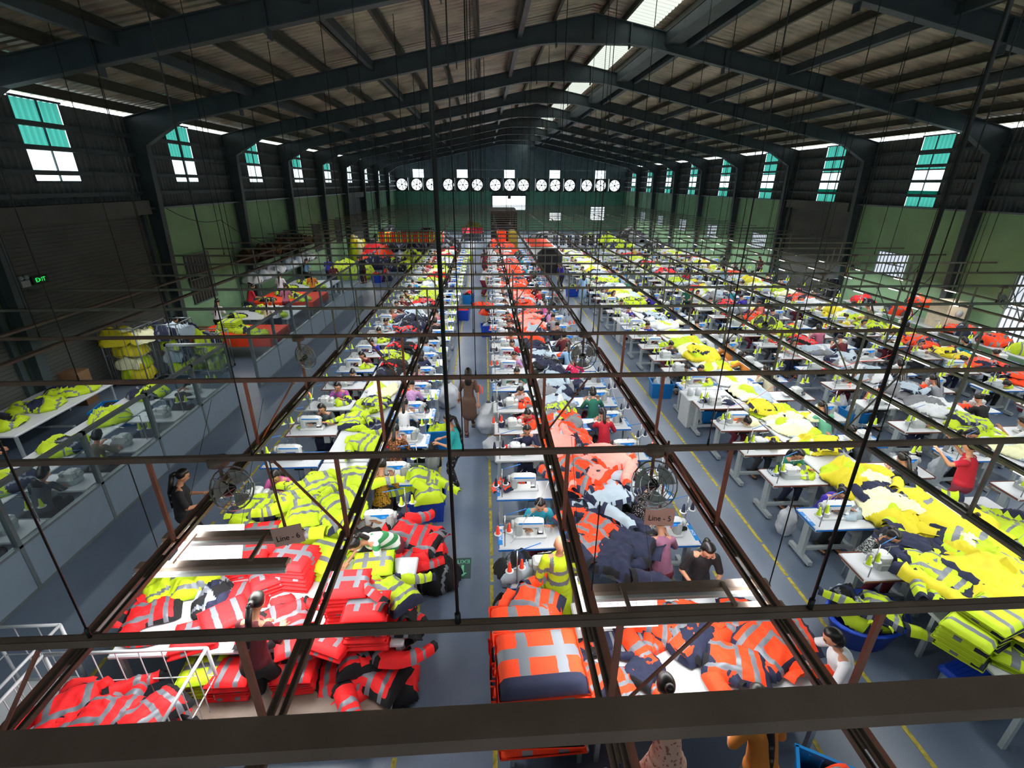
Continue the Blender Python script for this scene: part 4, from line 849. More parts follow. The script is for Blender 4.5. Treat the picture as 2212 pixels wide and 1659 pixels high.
# front jackets of line six and line five centre runs
for i, (px, py, z, rz, key) in enumerate([(690, 1055, .95, .6, 'ylw'), (740, 1085, 1.02, 2.2, 'ylw'), (720, 1120, .95, 4.0, 'yel'), (640, 1085, .9, 5.2, 'ylw'), (560, 1105, .82, 1.57, 'yel'), (770, 1040, .95, 3.3, 'ylw'), (790, 960, .8, 1.2, 'ylw'), (660, 1110, 1.0, .2, 'ylw')]):
    p = G(px, py, z); jacket(key, p, rz, 'neon yellow jacket in the front heap of line six, %s from its outer end' % nth(i), 'yellow jackets heaped at the front of line six', i % 6, 0, 0, .95, 1.25)
for i, (px, py, z, rz, key) in enumerate([(1290, 1190, .85, .3, 'ora'), (1325, 1210, .9, 2.7, 'nvy'), (1275, 1150, .85, 5.5, 'ora'), (1360, 1180, .85, 4.2, 'nvy'), (1255, 1110, .8, 1.2, 'nvy'), (1310, 1075, .95, 2., 'gry'), (1280, 1020, 1.05, .8, 'pnk'), (1240, 1010, 1.1, 3.9, 'ora'), (1320, 1000, 1.1, 5.0, 'pnk'), (1250, 1040, 1.0, 2.6, 'ora'), (1355, 1040, .95, 1.0, 'gry')]):
    p = G(px, py, z); jacket(key, p, rz, '%s jacket in the front heaps of line five, %s out' % ({'ora': 'orange', 'nvy': 'quilted navy', 'gry': 'quilted pale blue', 'pnk': 'pink-lined'}[key], nth(i)), 'jackets heaped at the front of line five', i % 6, 0, 0, 1.0, 1.2)
# ================================================================ FRONT: packing table of line six (red vests)
work_table(-4.25, -1.0, 3.95, 5.35, .75, 'long white packing table piled with red vests under the line six sign')
piles = [(545, 1225, 5, .2, 1.25), (590, 1262, 4, .5, 1.2), (640, 1250, 7, -.15, 1.35), (600, 1200, 5, 0, 1.2), (490, 1345, 3, .6, 1.25), (425, 1380, 2, .3, 1.2), (540, 1290, 2, .1, 1.2), (760, 1330, 10, .1, 1.25), (800, 1370, 9, 0, 1.2), (640, 1385, 1, .4, 1.1), (720, 1390, 2, -.4, 1.1), (565, 1165, 3, .1, 1.3)]
for i, (px, py, n, rz, sc) in enumerate(piles):
    p = G(px, py, .76); pile('red', p.x, p.y, .755, n, rz, 'folded red vest in the %s pile of the front packing table' % nth(i), 'folded red vests on the packing table', sc)
for i, (px, py, rz) in enumerate([(335, 1325, 1.9), (620, 1345, .4)]): jacket('red', G(px, py, .77), rz, ('long red jacket laid at the outer end of the packing table', 'red jacket with open collar before the dark-clad packer')[i], None, 2 + i, 0, 0, .85, .8)
heap('ylw' if 'ylw' in SETS else 'yel', .9, .75, .25, G(400, 1262, .76), .3, 'bundle of yellow garments at the outer corner of the packing table')
heap('nvy', .45, .6, .16, G(462, 1300, .76), .2, 'navy garment beside the yellow bundle on the packing table')
pl = G(810, 1240, .76); pile('ylw', pl.x, pl.y, .755, 4, .15, 'folded yellow vest before the bending packer', 'folded yellow vests before the bending packer', 1.3)
pl = G(700, 1215, .76); pile('ylw', pl.x, pl.y, .755, 3, 1.2, 'folded yellow vest between the tube lamp and the rail of line six', 'folded yellow vests by the lamp', 1.5)
jacket('yel', G(850, 1290, .95), .9, 'yellow sleeve garment draped on the aisle end of the red stack', None, 3, 0, .3, .9, 1.2)
for i, (px, py, z, rz, k) in enumerate([(845, 1330, .75, 1.5, 'red'), (850, 1380, .6, 1.7, 'red'), (835, 1300, .85, 1.2, 'red'), (868, 1345, .5, 1.4, 'red')]): jacket(k, G(px, py, z), rz, 'red jacket hanging over the aisle end of the packing table, %s of four' % nth(i), 'red jackets at the aisle end of the packing table', i, .2, .9, .95, 1.4)
heap('red', 1.15, .95, .62, G(805, 1495, .0) + Vector((0, .1, 0)), .2, 'big heap of red jackets on the floor at the aisle corner of the packing table', None, 1, 44, 12)
for i, (dx, dy, z, rz) in enumerate([(-.15, 0, .45, .4), (.2, .15, .42, 2.5), (.1, -.2, .3, 1.2), (-.25, -.15, .28, 5)]):
    q = G(805, 1485, 0); jacket('red', (q.x+dx, q.y+.1+dy, z), rz, 'red jacket on the floor heap beside the aisle, %s from the top' % nth(i), 'red jackets on the floor heap', i+1, .25*(i % 2), .2, 1.0, 1.3)
q = G(895, 1235, 0); heap('red', 1.05, .95, .8, (q.x, q.y+.05, 0), .1, 'tall heap of red jackets standing in the centre aisle behind the packing table', None, 3, 44, 11)
heap('drk', .75, .9, .5, (q.x+.32, q.y-.12, 0), .8, 'black trousers trailing off the tall red heap in the centre aisle', None, 2, 30, 6)
for i, (dx, dy, z, rz) in enumerate([(0, 0, .66, 1.3), (-.1, -.25, .5, 2.8), (.15, -.1, .55, 4.5)]): jacket('red', (q.x+dx, q.y+dy, z), rz, 'red jacket crowning the tall heap in the centre aisle, %s one' % nth(i), 'red jackets crowning the aisle heap', i+2, .3, 0, .95, 1.3)
work_table(-3.4, -1.1, 3.3, 3.9, .3, 'low dark shelf under the front of the packing table', None, M_bar)
for i, (px, py, k) in enumerate([(440, 1455, 'ylw'), (505, 1460, 'red'), (640, 1450, 'red')]):
    v = G(px, py, .45); pile(k, v.x, v.y, .305, 5, .05, 'folded %s vest under the packing table, %s stack' % ({'ylw': 'yellow', 'red': 'red'}[k], nth(i)), 'vests stored under the packing table, %s stack' % nth(i), 1.1)
person('stand', (-2.52, 3.72, 0), -.15, C_['maroon'], PANTS[1], 'person in dark maroon clothes standing at the red packing table, back to view', True)
person('bow', (-4.15, 5.95, 0), pi, C_['black'], PANTS[1], 'person in black with bun bowed over the outer front corner of line six')
person('bend', (-1.38, 5.55, 0), 2.35, C_['stripeG'], PANTS[2], 'person in green and white striped top bending over yellow vests')
person('standup', (-4.72, 6.35, 0), -1.1, C_['black'], PANTS[1], 'person in black shirt standing between the blue-grey partition and line six')
# trolley cage
def trolley(name, x0, x1, y0, y1, z1, label, m=M_white, bars=7, rz=0., z0=.12):
    t = empty(name, ((x0+x1)/2, (y0+y1)/2, 0), rz); tag(t, label, 'trolley'); w, l = (x1-x0)/2, (y1-y0)/2
    fr = MB()
    for z in (z0, z1): fr.path([(-w, -l, z), (w, -l, z), (w, l, z), (-w, l, z), (-w, -l, z)], .018, 8, m)
    for sx in (-1, 1):
        for sy in (-1, 1): fr.tube((sx*w, sy*l, .08), (sx*w, sy*l, z1), .018, .018, 8, m)
    fr.build('tube_frame', t); g = MB()
    for k in range(1, bars):
        u = -w + 2*w*k/bars
        for sy in (-1, 1): g.tube((u, sy*l, z0), (u, sy*l, z1), .006, .006, 5, m)
        v = -l + 2*l*k/bars
        for sx in (-1, 1): g.tube((sx*w, v, z0), (sx*w, v, z1), .006, .006, 5, m)
    for z in (z0 + (z1-z0)*.5,): g.path([(-w, -l, z), (w, -l, z), (w, l, z), (-w, l, z), (-w, -l, z)], .008, 6, m)
    g.build('wire_bars', t); MB().box(-w, w, -l, l, z0-.01, z0, m).build('floor_tray', t)
    for sx in (-1, 1):
        for sy in (-1, 1): MB().tube((sx*w-.012, sy*l, .04), (sx*w+.012, sy*l, .04), .04, .04, 10, M_black).build('wheel', t)
    return t
t = trolley('cage_trolley', -4.72, -3.05, 3.0, 3.82, .98, 'white wire cage trolley full of red jackets in front of the packing table', M_white, 7)
MB().box(-.1, .16, -.46, -.44, .45, .72, M_paper).build('tag_plate', t)
heap('red', 1.5, .72, .55, (-3.88, 3.42, .13), 0, 'red jackets filling the white cage trolley', None, 2, 40, 9)
for i in range(3): jacket('red', (-4.3 + .42*i, 3.4, .55), .5 + i, 'red jacket on top inside the white cage trolley, %s along' % nth(i), 'red jackets inside the cage trolley', i, .1, .1, .9, 1.2)
t = trolley('cage_trolley', -5.6, -4.85, 3.3, 4.2, .98, 'empty white tube trolley by the partition end', M_white, 3)
# line signs, boards, hanging tube fixtures
def line_sign(txt, loc, rot, label):
    t = empty('line_sign', loc); t.rotation_euler = rot; tag(t, label, 'sign')
    MB().cbox((0, 0, 0), (.33, .012, .2), M_signp).build('board', t); MB().tube((0, .01, .08), (0, .01, BZ - loc[2]), .012, .012, 6, M_pink).build('hanger', t)
    me = text_mesh(txt, .085, M_ink); me.transform(Matrix.Rotation(pi/2, 4, 'X')); put('lettering', me, t, (0, -.009, -.02))
line_sign('Line - 5', (1.86, 4.18, 2.25), (-.25, .09, 0), 'pale board lettered Line - 5 hanging above the orange jackets'); line_sign('Line - 6', (-2.13, 4.18, 2.15), (-.25, -.22, 0), 'tilted pale board lettered Line - 6 above the red vests')
def fixture(x0, x1, ya, yb, z, label, e):
    t = empty('tube_light_fixture', ((x0+x1)/2, (ya+yb)/2, z)); tag(t, label, 'lamp'); w = (x1-x0)/2; d = (yb-ya)/2
    for s, m in ((-1, M_bar), (1, M_bar)):
        b = MB().box(-w, w, s*d-.05, s*d+.05, .0, .05, m).box(-w, w, s*d-.09, s*d-.05, -.04, .0, M_machg).box(-w, w, s*d+.05, s*d+.09, -.04, .0, M_machg).build('channel', t)
        MB().tube((-w+.05, s*d, -.03), (w-.05, s*d, -.03), .016, .016, 8, M_lamp).build('lit_tube', b)
    for u in (-w*.55, w*.5): MB().box(u-.02, u+.02, -d, d, .05, .075, M_bar).build('cross_strap', t)
    for u in (-w*.9, w*.9): MB().tube((u, 0, .05), (u, 0, BZ-z), .006, .006, 5, M_rod).build('suspension', t)
    area('tube_light', ((x0+x1)/2, (ya+yb)/2, z-.06), x1-x0, yb-ya+.1, e)
fixture(-3.6, -2.1, 4.0, 4.45, 1.93, 'twin tube lamp under the line six sign above the red vests', 60); fixture(.85, 2.75, 3.2, 3.48, 1.93, 'twin tube lamp above the orange packing table of line five', 32)
fixture(6.6, 8.0, 3.3, 3.6, 1.93, 'twin tube lamp above the yellow stacks past the outer aisle', 22)
def board(name, loc, w, h, rot, label, title=None):
    t = empty(name, loc); t.rotation_euler = rot; tag(t, label, 'board'); MB().cbox((0, 0, 0), (w, .012, h), M_paper).build('panel', t); g = MB()
    for k in range(5): g.cbox((0, -.0075, h*(.25 - .16*k)), (w*.94, .002, .004), M_ink)
    for k in range(5): g.cbox((w*(-.47 + .235*k), -.0075, -h*.07), (.004, .002, h*.64), M_ink)
    g.build('table_lines', t)
    if title: me = text_mesh(title, .05, M_ink); me.transform(Matrix.Rotation(pi/2, 4, 'X')); put('lettering', me, t, (0, -.008, h*.38))
    for s in (-1, 1): MB().tube((s*w*.45, 0, h/2), (s*w*.45, .3, h/2 + 1.6), .003, .003, 4, M_rod).build('cord', t)
board('production_board', (1.35, 3.72, 1.45), .85, .42, (-.5, 0, 0), 'white board headed Daily Production Rate hanging over the orange packing table', 'Daily Production Rate')
board('production_board', (-3.35, 4.75, 1.55), .75, .5, (-.6, 0, 0), 'white ruled board hanging beside the lit tube over the red vests')
# ================================================================ FRONT: packing table of line five (orange jackets)
work_table(1.0, 3.45, 3.0, 4.45, .75, 'wide white packing table with orange and navy jackets under the twin tube lamp')
work_table(.12, .98, 3.0, 4.45, .3, 'low grey platform under the big orange bundles beside the aisle', None, M_leg)
for i, (px, py, n, sc, z) in enumerate([(1140, 1400, 8, 2.05, .31), (1165, 1490, 9, 2.15, .31), (1120, 1345, 6, 1.6, .31)]):
    v = G(px, py, .78); pile('ora', v.x, v.y, z, n, 0, 'bulky folded orange and navy jacket in the %s aisle-side bundle' % nth(i), 'folded orange jackets in the aisle-side bundles', sc, .05)
for i, (px, py, rz, k, sc) in enumerate([(1255, 1405, .2, 'blk', .9), (1310, 1390, .1, 'nvy', .85), (1370, 1385, .15, 'nvy', .85), (1415, 1390, .4, 'ora', .85)]):
    v = G(px, py, .78); pile(k, v.x, v.y, .755, 4, rz, 'small folded %s piece in the %s stack before the production board' % ({'blk': 'black', 'nvy': 'navy', 'ora': 'orange'}[k], nth(i)), 'small folded pieces before the board', sc*.75, .03)
for i, (px, py, z, rz, key, sc) in enumerate([(1470, 1370, .78, .5, 'ora', 1.), (1500, 1378, .82, 2.2, 'nvy', .8), (1590, 1440, .8, 1.2, 'ora', .95), (1650, 1400, .8, 3.6, 'ora', .95), (1690, 1380, .78, 1.6, 'ora', 1.), (1262, 1465, .8, .9, 'ora', .8), (1385, 1452, .8, 5.6, 'nvy', .55), (1340, 1492, .78, .1, 'ora', .7), (1600, 1340, .78, 2.9, 'ora', .9), (1400, 1340, .8, 1.1, 'ora', 1.)]):
    jacket(key, G(px, py, z), rz, '%s jacket spread on the line five packing table, %s counted from the lamp' % ({'ora': 'orange and navy', 'nvy': 'quilted navy'}[key], nth(i)), 'jackets spread on the line five packing table', i % 6, 0, 0, sc, 1.1)
person('standskirt', (1.55, 2.58, 0), 0, C_['pinkfl'], C_['pinkfl'], 'person with dark hair and rose floral dress standing below the steel beam', True)
person('stand', (2.35, 2.45, 0), .1, C_['amber'], PANTS[1], 'person in amber shirt standing below the steel beam', True)
person('sewbob', (3.78, 3.35, 0.12), 1.3, C_['white'], PANTS[3], 'person in white shirt seated at the outer end of the orange packing table')
o = person('stand', (2.72, 4.72, 0), pi - .2, C_['black'], PANTS[1], 'person in black top behind the packing table with a yellow hair tie', True)
# dressed form in yellow
t = empty('dress_form', (.86, 4.62, 0)); tag(t, 'dress form in bright yellow jacket and trousers beside the orange packing table', 'mannequin')
P = dict(hip=(0, 0, .86), lean=0, head=0, hl=(-.24, .06, .82), hr=(.24, .06, .82), sleeve=1., fl=(-.1, 0, .1), fr=(.1, 0, .1), hair='bob')
bl = human(P, .02, False); bb, sh_, lg_, hh = bl
put('torso', bb.mesh('torso'), t); s1 = sh_.mesh('jacket'); s1.materials[0] = M_neoY; 
s1.materials.append(M_silver)
for p in s1.polygons:
    c = p.center
    if .98 < c.z < 1.05 or 1.14 < c.z < 1.2 or (.07 < abs(c.x) < .11 and c.z > 1.2): p.material_index = 1
put('jacket', s1, t).scale = (1.12, 1.15, 1); l1 = lg_.mesh('trousers'); l1.materials[0] = M_neoY; l1.materials.append(M_silver)
for p in l1.polygons:
    if .3 < p.center.z < .37 or .2 < p.center.z < .25: p.material_index = 1
put('trousers', l1, t).scale = (1.1, 1.15, 1); put('stand', MB().tube((0, 0, 0), (0, 0, .8), .02, .02, 8, M_metal).lathe([(.2, 0), (.2, .02)], M_black, 16).mesh('stand'), t)
t.rotation_euler[2] = pi
# station in front of line five: dark straps, orange cones
add_table('blue', LO_, (.78, 4.98, 0), 0, True, 'small front sewing table with orange thread cones beside the dress form', None)
add_machine('over', (.75, 5.0, 0), 0, True, 'overlock machine on the small front table beside the dress form', None)
heap('nvy', .6, .5, .3, (.35, 5.02, .75), .4, 'dark navy straps and trousers draped on the front table by the aisle', None, 1, 34, 8)
heap('drk', .45, .7, .62, (.22, 4.72, .0), .1, 'dark clothing hanging to the floor under the orange thread cones', None, 3, 26, 6)
jacket('ora', G(1095, 1050, .78), .4, 'small orange and black piece on the aisle edge of line five', None, 2, 0, 0, .5)
# ================================================================ BINS, SACKS, CRATES
def crate(loc, w, l, h, rz, m, label, rib=True):
    t = empty('crate', loc, rz); tag(t, label, 'crate'); mb = MB(); th = .012; k = .88
    a = [(-w/2*k, -l/2*k), (w/2*k, -l/2*k), (w/2*k, l/2*k), (-w/2*k, l/2*k)]; c = [(-w/2, -l/2), (w/2, -l/2), (w/2, l/2), (-w/2, l/2)]
    vs = [(x, y, 0) for x, y in a] + [(x, y, h) for x, y in c] + [(x*(1-2*th/w), y*(1-2*th/l), h) for x, y in c] + [(x*.96, y*.96, .012) for x, y in a]
    fs = [(3, 2, 1, 0)] + [(i, (i+1) % 4, 4+(i+1) % 4, 4+i) for i in range(4)] + [(4+i, 4+(i+1) % 4, 8+(i+1) % 4, 8+i) for i in range(4)] + [(8+i, 8+(i+1) % 4, 12+(i+1) % 4, 12+i) for i in range(4)] + [(12, 13, 14, 15)]
    mb.add(vs, fs, m); mb.build('tub', t); r = MB()
    for s in (-1, 1): r.box(-w/2-.02, w/2+.02, s*l/2-.015, s*l/2+.015, h-.03, h+.008, m); r.box(s*w/2-.015, s*w/2+.015, -l/2, l/2, h-.03, h+.008, m)
    if rib:
        for s in (-1, 1):
            for q in range(-3, 4): r.box(q*w/8-.006, q*w/8+.006, s*l/2*.95-.014, s*l/2*.95+.014, .08, h-.03, m)
    r.build('rim', t); return t
q = G(925, 1120, 0); crate((q.x, q.y+.1, 0), .62, .5, .42, .05, M_crate, 'dark blue crate overflowing with yellow and red vests at the aisle edge of line six')
heap('red', .52, .42, .2, (q.x, q.y+.1, .36), 0, 'red garments filling the overflowing aisle crate'); jacket('ylw', (q.x, q.y+.05, .52), .3, 'yellow jacket piled on the overflowing aisle crate', None, 1, .1, 0, .95, 1.5); jacket('ylw', (q.x-.05, q.y+.3, .6), 1.8, 'second yellow jacket on the overflowing aisle crate', None, 4, .5, 0, .9, 1.4)
q = G(958, 965, 0); crate((q.x-.12, q.y, 0), .5, .42, .5, .1, M_crateC, 'azure crate beside the standing person in turquoise'); heap('yel', .42, .36, .16, (q.x-.12, q.y, .4), 0, 'yellow pieces in the azure crate beside the standing person')
heap('drk', .55, .45, .78, (q.x-.3, q.y-.75, .0), .2, 'black jackets with white labels hanging at the aisle edge below the turquoise top', None, 2, 30, 6)
for i, (px, py, k, m) in enumerate([(1000, 690, 'red', M_crate), (1012, 655, 'red', M_crateC), (1055, 725, 'nvy', M_crate), (1425, 855, 'wht', M_crateC), (1530, 915, 'gry', M_crateC), (1235, 640, 'yel', M_crate), (815, 610, 'ora', M_crate), (1840, 920, 'wht', M_crateC), (1350, 735, 'wht', M_crateC)]):
    q = G(px, py, 0); crate((q.x, q.y, 0), .6, .45, .45, R.uniform(-.2, .2), m, 'blue crate of %s garments on the floor, %s outward' % (CN[k], nth(i)))
    heap(k, .5, .38, .3, (q.x, q.y, .36), 0, '%s garments in the %s crate out from the camera' % (CN[k], nth(i)), 'garments in crates')
q = G(1055, 700, 0); jacket('ora', (q.x, q.y, .7), .5, 'orange and navy jacket on the crate at the aisle edge', None, 1, .3, .2, .95, 1.6); heap('ora', .8, .7, .35, (q.x, q.y, .45), .4, 'orange and navy garments spilling toward the aisle from line five', None, 2, 30, 7)
# round blue basin with yellow and navy garments
t = empty('basin', (4.98, 4.42, 0), .2); tag(t, 'big oval blue plastic basin of yellow and navy garments on the outer aisle', 'basin')
mb = MB(); n = 24; pr_ = [(.30, 0), (.40, .38), (.43, .385), (.43, .40), (.38, .40), (.30, .03)]
vs = [(r*1.35*cos(2*pi*i/n), r*.9*sin(2*pi*i/n), z) for r, z in pr_ for i in range(n)]; mb.add(vs, [(j*n+i, j*n+(i+1) % n, (j+1)*n+(i+1) % n, (j+1)*n+i) for j in range(5) for i in range(n)] + [tuple(range(n-1, -1, -1)), tuple(range(5*n, 6*n))], mat('cobalt_plastic', '1f4fd0', .35, var=.04), True); mb.build('tub', t)
heap('yel', .8, .55, .3, (5.0, 4.4, .3), .3, 'yellow garments in the oval blue basin', None, 0, 34, 7); heap('nvy', .4, .45, .28, (4.78, 4.6, .38), .3, 'navy garment slung over the rim of the oval basin'); jacket('yel', (5.05, 4.3, .5), 2.4, 'yellow jacket on top of the oval blue basin', None, 5, .15, 0, .85, 1.3)
t = empty('storage_box', (5.78, 3.55, 0), .25); tag(t, 'low blue-lidded storage box with pale patterned side under the yellow line table', 'box')
MB().rbox((0, 0, .16), (.78, .46, .26), mat('pale_print_plastic', '8fa6b8', .4, var=.4, scale=16), .03).build('body', t); lb = MB().rbox((0, 0, .32), (.84, .52, .07), mat('cobalt_plastic', '1f4fd0'), .03)
for k in range(9): lb.box(-.36, .36, -.2+.05*k-.006, -.2+.05*k+.006, .355, .362, MATS['cobalt_plastic'])
lb.build('lid', t)
for s in (-1, 1): MB().tube((s*.3-.02, -.2, .025), (s*.3+.02, -.2, .025), .025, .025, 8, M_white).build('wheel', t)
work_table(5.42, 8.2, 2.9, 4.15, .75, 'white front table of the yellow line above the blue-lidded box')
for i, (px, py, n, rz) in enumerate([(2085, 1390, 5, .5), (2120, 1375, 7, .3), (2150, 1350, 6, .4), (2200, 1420, 2, .8), (2190, 1380, 5, .2)]):
    v = G(px, py, .8); pile('yel', v.x, v.y, .755, n, rz, 'folded yellow jacket in the %s pile of the yellow line' % nth(i), 'folded jackets on the yellow line front table', 1.3, .05)
for i, (px, py, k, rz, s) in enumerate([(2060, 1140, 'lem', 2.2, 1.5), (2000, 1100, 'yel', .6, 1.3), (1960, 1180, 'nvy', 1.0, .9), (2040, 1200, 'nvy', 2.5, .8), (2110, 1190, 'yel', 4., 1.4), (2130, 1250, 'lem', 5., 1.5), (2040, 1250, 'yel', .4, 1.), (2180, 1260, 'yel', 1.9, 1.4), (2090, 1300, 'nvy', 3.1, .8), (2180, 1320, 'lem', 2.5, 1.5), (1900, 1070, 'nvy', .2, .9), (2010, 1230, 'yel', 1.1, .9)]):
    jacket(k, G(px, py, .92), rz, '%s coverall on the wide yellow heap, %s from its far end' % ({'lem': 'lemon', 'yel': 'neon yellow', 'nvy': 'navy'}[k], nth(i)), 'coveralls of the wide yellow heap', i % 6, 0, 0, s, 1.3)
heap('lem', 1.5, 1.8, .5, (6.75, 4.55, .76), .1, 'wide heap of yellow and lemon coveralls beside the speckled grey top', None, 0, 96, 18); heap('yel', 1.0, 1.3, .35, (7.9, 5.4, .7), .1, 'yellow heap at the inner edge of the yellow line', None, 3, 36, 8)
work_table(7.2, 8.5, 4.4, 6.4, .70, 'white side table under the inner yellow heap')
# white sacks in the aisle
def sack(loc, r, h, label, seed, tall=True):
    mb = MB(); n = 26; K = 16; vs = []
    for j in range(K+1):
        v = j/K; rr = r*(.75 + .38*sin(pi*min(1, v*1.15))) * (1 if v < .75 else 1 - (v-.75)*2.4)
        for i in range(n):
            a = 2*pi*i/n; q = 1 + .3*noise.noise(Vector((cos(a)*2, sin(a)*2, v*4 + seed))) + .14*noise.noise(Vector((cos(a)*7, sin(a)*7, v*9 + seed)))
            vs.append((rr*q*cos(a) + .12*v*v*r, rr*q*sin(a), h*v*(1 + .06*noise.noise(Vector((cos(a), sin(a), seed))))))
    mb.add(vs, [(j*n+i, j*n+(i+1) % n, (j+1)*n+(i+1) % n, (j+1)*n+i) for j in range(K) for i in range(n)] + [tuple(range(n-1, -1, -1))], M_sack, True); o = mb.build('sack'); o.location = loc; tag(o, label, 'sack'); return o
q = G(1052, 935, 0); sack((q.x+.02, q.y+.1, 0), .26, .78, 'tall stuffed white sack with open mouth standing in the aisle by line five', 1)
q = G(1062, 990, 0); sack((q.x+.08, q.y+.05, 0), .24, .55, 'slumped white sack leaning on the aisle tables of line five', 4)
q = G(975, 880, 0); sack((q.x-.1, q.y+.1, 0), .26, .7, 'white sack at the aisle edge of line six', 7)
for i, (px, py) in enumerate([(1815, 870), (1700, 1120), (1920, 1000), (2025, 1010)]): q = G(px, py, 0.3); sack((q.x, q.y, 0), .13, .55, 'small pale plastic sack between tables past the outer aisle, %s out' % nth(3-i), 11+i)
# people on their feet
q = G(1015, 932, 0); person('walk', q, 0, C_['brown'], C_['brown'], 'person in brown dress walking away down the centre aisle'); 
heap('ora', .2, .16, .22, (q.x+.27, q.y+.06, 1.0), 0, 'orange piece carried by the person in brown', None, 0, 16, 4, 'garment_piece')
q = G(988, 1052, 0); person('standup', q, 1.45, C_['teal2'], C_['polka'], 'person in turquoise top and polka dot trousers standing in the centre aisle')
heap('drk', .35, .5, .5, (q.x-.45, q.y+.02, .55), 0, 'black jacket held by the person in turquoise', None, 1, 22, 5, 'garment_piece')
for i, (px, py, pz, rz, s, l, lab) in enumerate([(1043, 640, 'standskirt', -1.1, 'white', PANTS[2], 'person in white top and maroon skirt reaching into line five'), (1047, 592, 'walk', .3, 'maroon', PANTS[2], 'person in long maroon clothes in the centre aisle'), (1064, 586, 'stand', -1.2, 'white', PANTS[3], 'person in white standing far down the aisle edge of line five'),
     (1212, 628, 'stand', 2.2, 'purple', PANTS[1], 'person in purple top standing on the outer aisle'), (1257, 660, 'walk', .2, 'sky', C_['sky'], 'person in long pale blue clothes walking on the outer aisle'), (1060, 575, 'walk', 3, 'white', PANTS[0], 'person in white shirt far down the centre aisle'),
     (1478, 690, 'stand', 2.7, 'green', PANTS[1], 'person in green top standing behind the yellow line'), (785, 612, 'stand', 1, 'black', PANTS[1], 'person in black standing by the yellow bins'), (1557, 640, 'stand', 0, 'sky', PANTS[3], 'person in pale blue standing among the middle line tables'), (1865, 745, 'stand', .6, 'khaki', PANTS[1], 'person in brown standing by the orange garments near the barred window'), (1635, 610, 'stand', 0, 'maroon', PANTS[1], 'person in maroon standing far out in the middle line')]):
    person(pz, G(px, py, 0), rz, C_[s], l, lab, i < 5)
person('armsup', (7.75, 6.2, .25), .5, C_['red'], PANTS[2], 'person in red dress reaching up past the outer aisle'); person('sewlong', (7.25, 5.35, 0.1), 1.2, C_['stripe'], PANTS[1], 'person in striped top looking up below the red dress')
person('stand', G(1820, 870, 0), .2, C_['grey'], PANTS[3], 'person in white checked shirt standing with back turned in the middle line') if False else None
# white control cabinets at the outer aisle
for i, (px, py) in enumerate([(1478, 925), (1335, 742), (1560, 770)]):
    q = G(px, py, 0); t = empty('control_cabinet', (q.x+.25, q.y+.3, 0)); tag(t, 'white machine cabinet with two black ports, %s from the camera along the yellow line' % nth(i), 'cabinet', 'white machine cabinets')
    MB().rbox((0, 0, .36), (.42, .55, .72), M_mach, .02).build('body', t)
    for z in (.18, .54): MB().tube((.06, -.276, z), (.06, -.29, z), .06, .06, 14, M_black).build('port', t)
    if i < 2:
        work_table(q.x+.0, q.x+1.5, q.y+.02, q.y+.62, .765, 'white table top on the %s machine cabinet' % nth(i), None)
        for dx in (.15, .35): o = MB().lathe([(.07, 0), (.07, .16), (.03, .2)], M_whc, 14).build('thread_reel'); o.location = (q.x+dx, q.y+.3, .765); tag(o, 'fat white thread reel on the %s machine cabinet, %s one' % (nth(i), 'outer' if dx < .2 else 'inner'), 'reel', 'white thread reels')
# wall-type fans hanging from the grid
def fan(loc, r, rz, tilt, label):
    t = empty('hanging_fan', loc, rz); tag(t, label, 'fan', 'fans hung from the grid'); c = MB(); T = Matrix.Rotation(tilt, 4, 'X')
    for rr, y in ((r, 0), (r*.72, -.05), (r*.4, -.07), (r*.72, .05)):
        pts = [T @ Vector((rr*cos(2*pi*k/20), y, rr*sin(2*pi*k/20))) for k in range(21)]; c.path(pts, .005 if rr < r else .009, 5, M_metal)
    for k in range(12): a = 2*pi*k/12; c.path([T @ Vector((.03*cos(a), -.08, .03*sin(a))), T @ Vector((r*.72*cos(a), -.055, r*.72*sin(a))), T @ Vector((r*cos(a), 0, r*sin(a))), T @ Vector((r*.6*cos(a), .06, r*.6*sin(a)))], .003, 4, M_metal)
    c.build('cage', t); b = MB()
    for k in range(3):
        a0 = 2*pi*k/3; n = 6; vs = [T @ Vector((.04*cos(a0), 0, .04*sin(a0)))]
        for q in range(n+1): a = a0 + 1.2*q/n; vs.append(T @ Vector((r*.86*cos(a), -.03 + .05*q/n, r*.86*sin(a))))
        b.add(vs, [(0, q+1, q+2) for q in range(n)], M_machg)
    b.build('blades', t); MB().ball((0, .08, 0), (.07, .1, .07), M_black, 12, 8, T).build('motor', t)
    MB().tube((0, .1, 0), (0, .1, BZ - loc[2]), .018, .018, 8, M_bar).tube((0, .1, BZ-loc[2]-.06), (0, .1, BZ-loc[2]), .1, .1, 12, M_bar).build('bracket', t)
fan((1.72, 4.1, 2.72), .25, .1, -.5, 'big caged fan hanging over the outer side of line five, nearest of the fans'); fan((1.75, 8.2, 2.7), .25, -.2, -.5, 'caged fan hanging over line five, second away from the camera'); fan((-2.55, 4.15, 2.78), .22, 1.2, -.5, 'caged fan hanging over the outer machines of line six'); fan((-3.2, 8.2, 2.75), .22, 1.2, -.4, 'caged fan hanging over line six beyond the pink struts')
for i, (x, y) in enumerate([(1.8, 12.4), (1.7, 16.5), (6.3, 10.3), (10.3, 14.4), (14.2, 12.4), (10.2, 20.6), (14.4, 18.5), (6.2, 18.5)]): fan((x, y - .1, 2.7), .24, R.uniform(-1, 1), -.5, 'small distant caged fan over the tables, %s in order of distance' % nth(i))
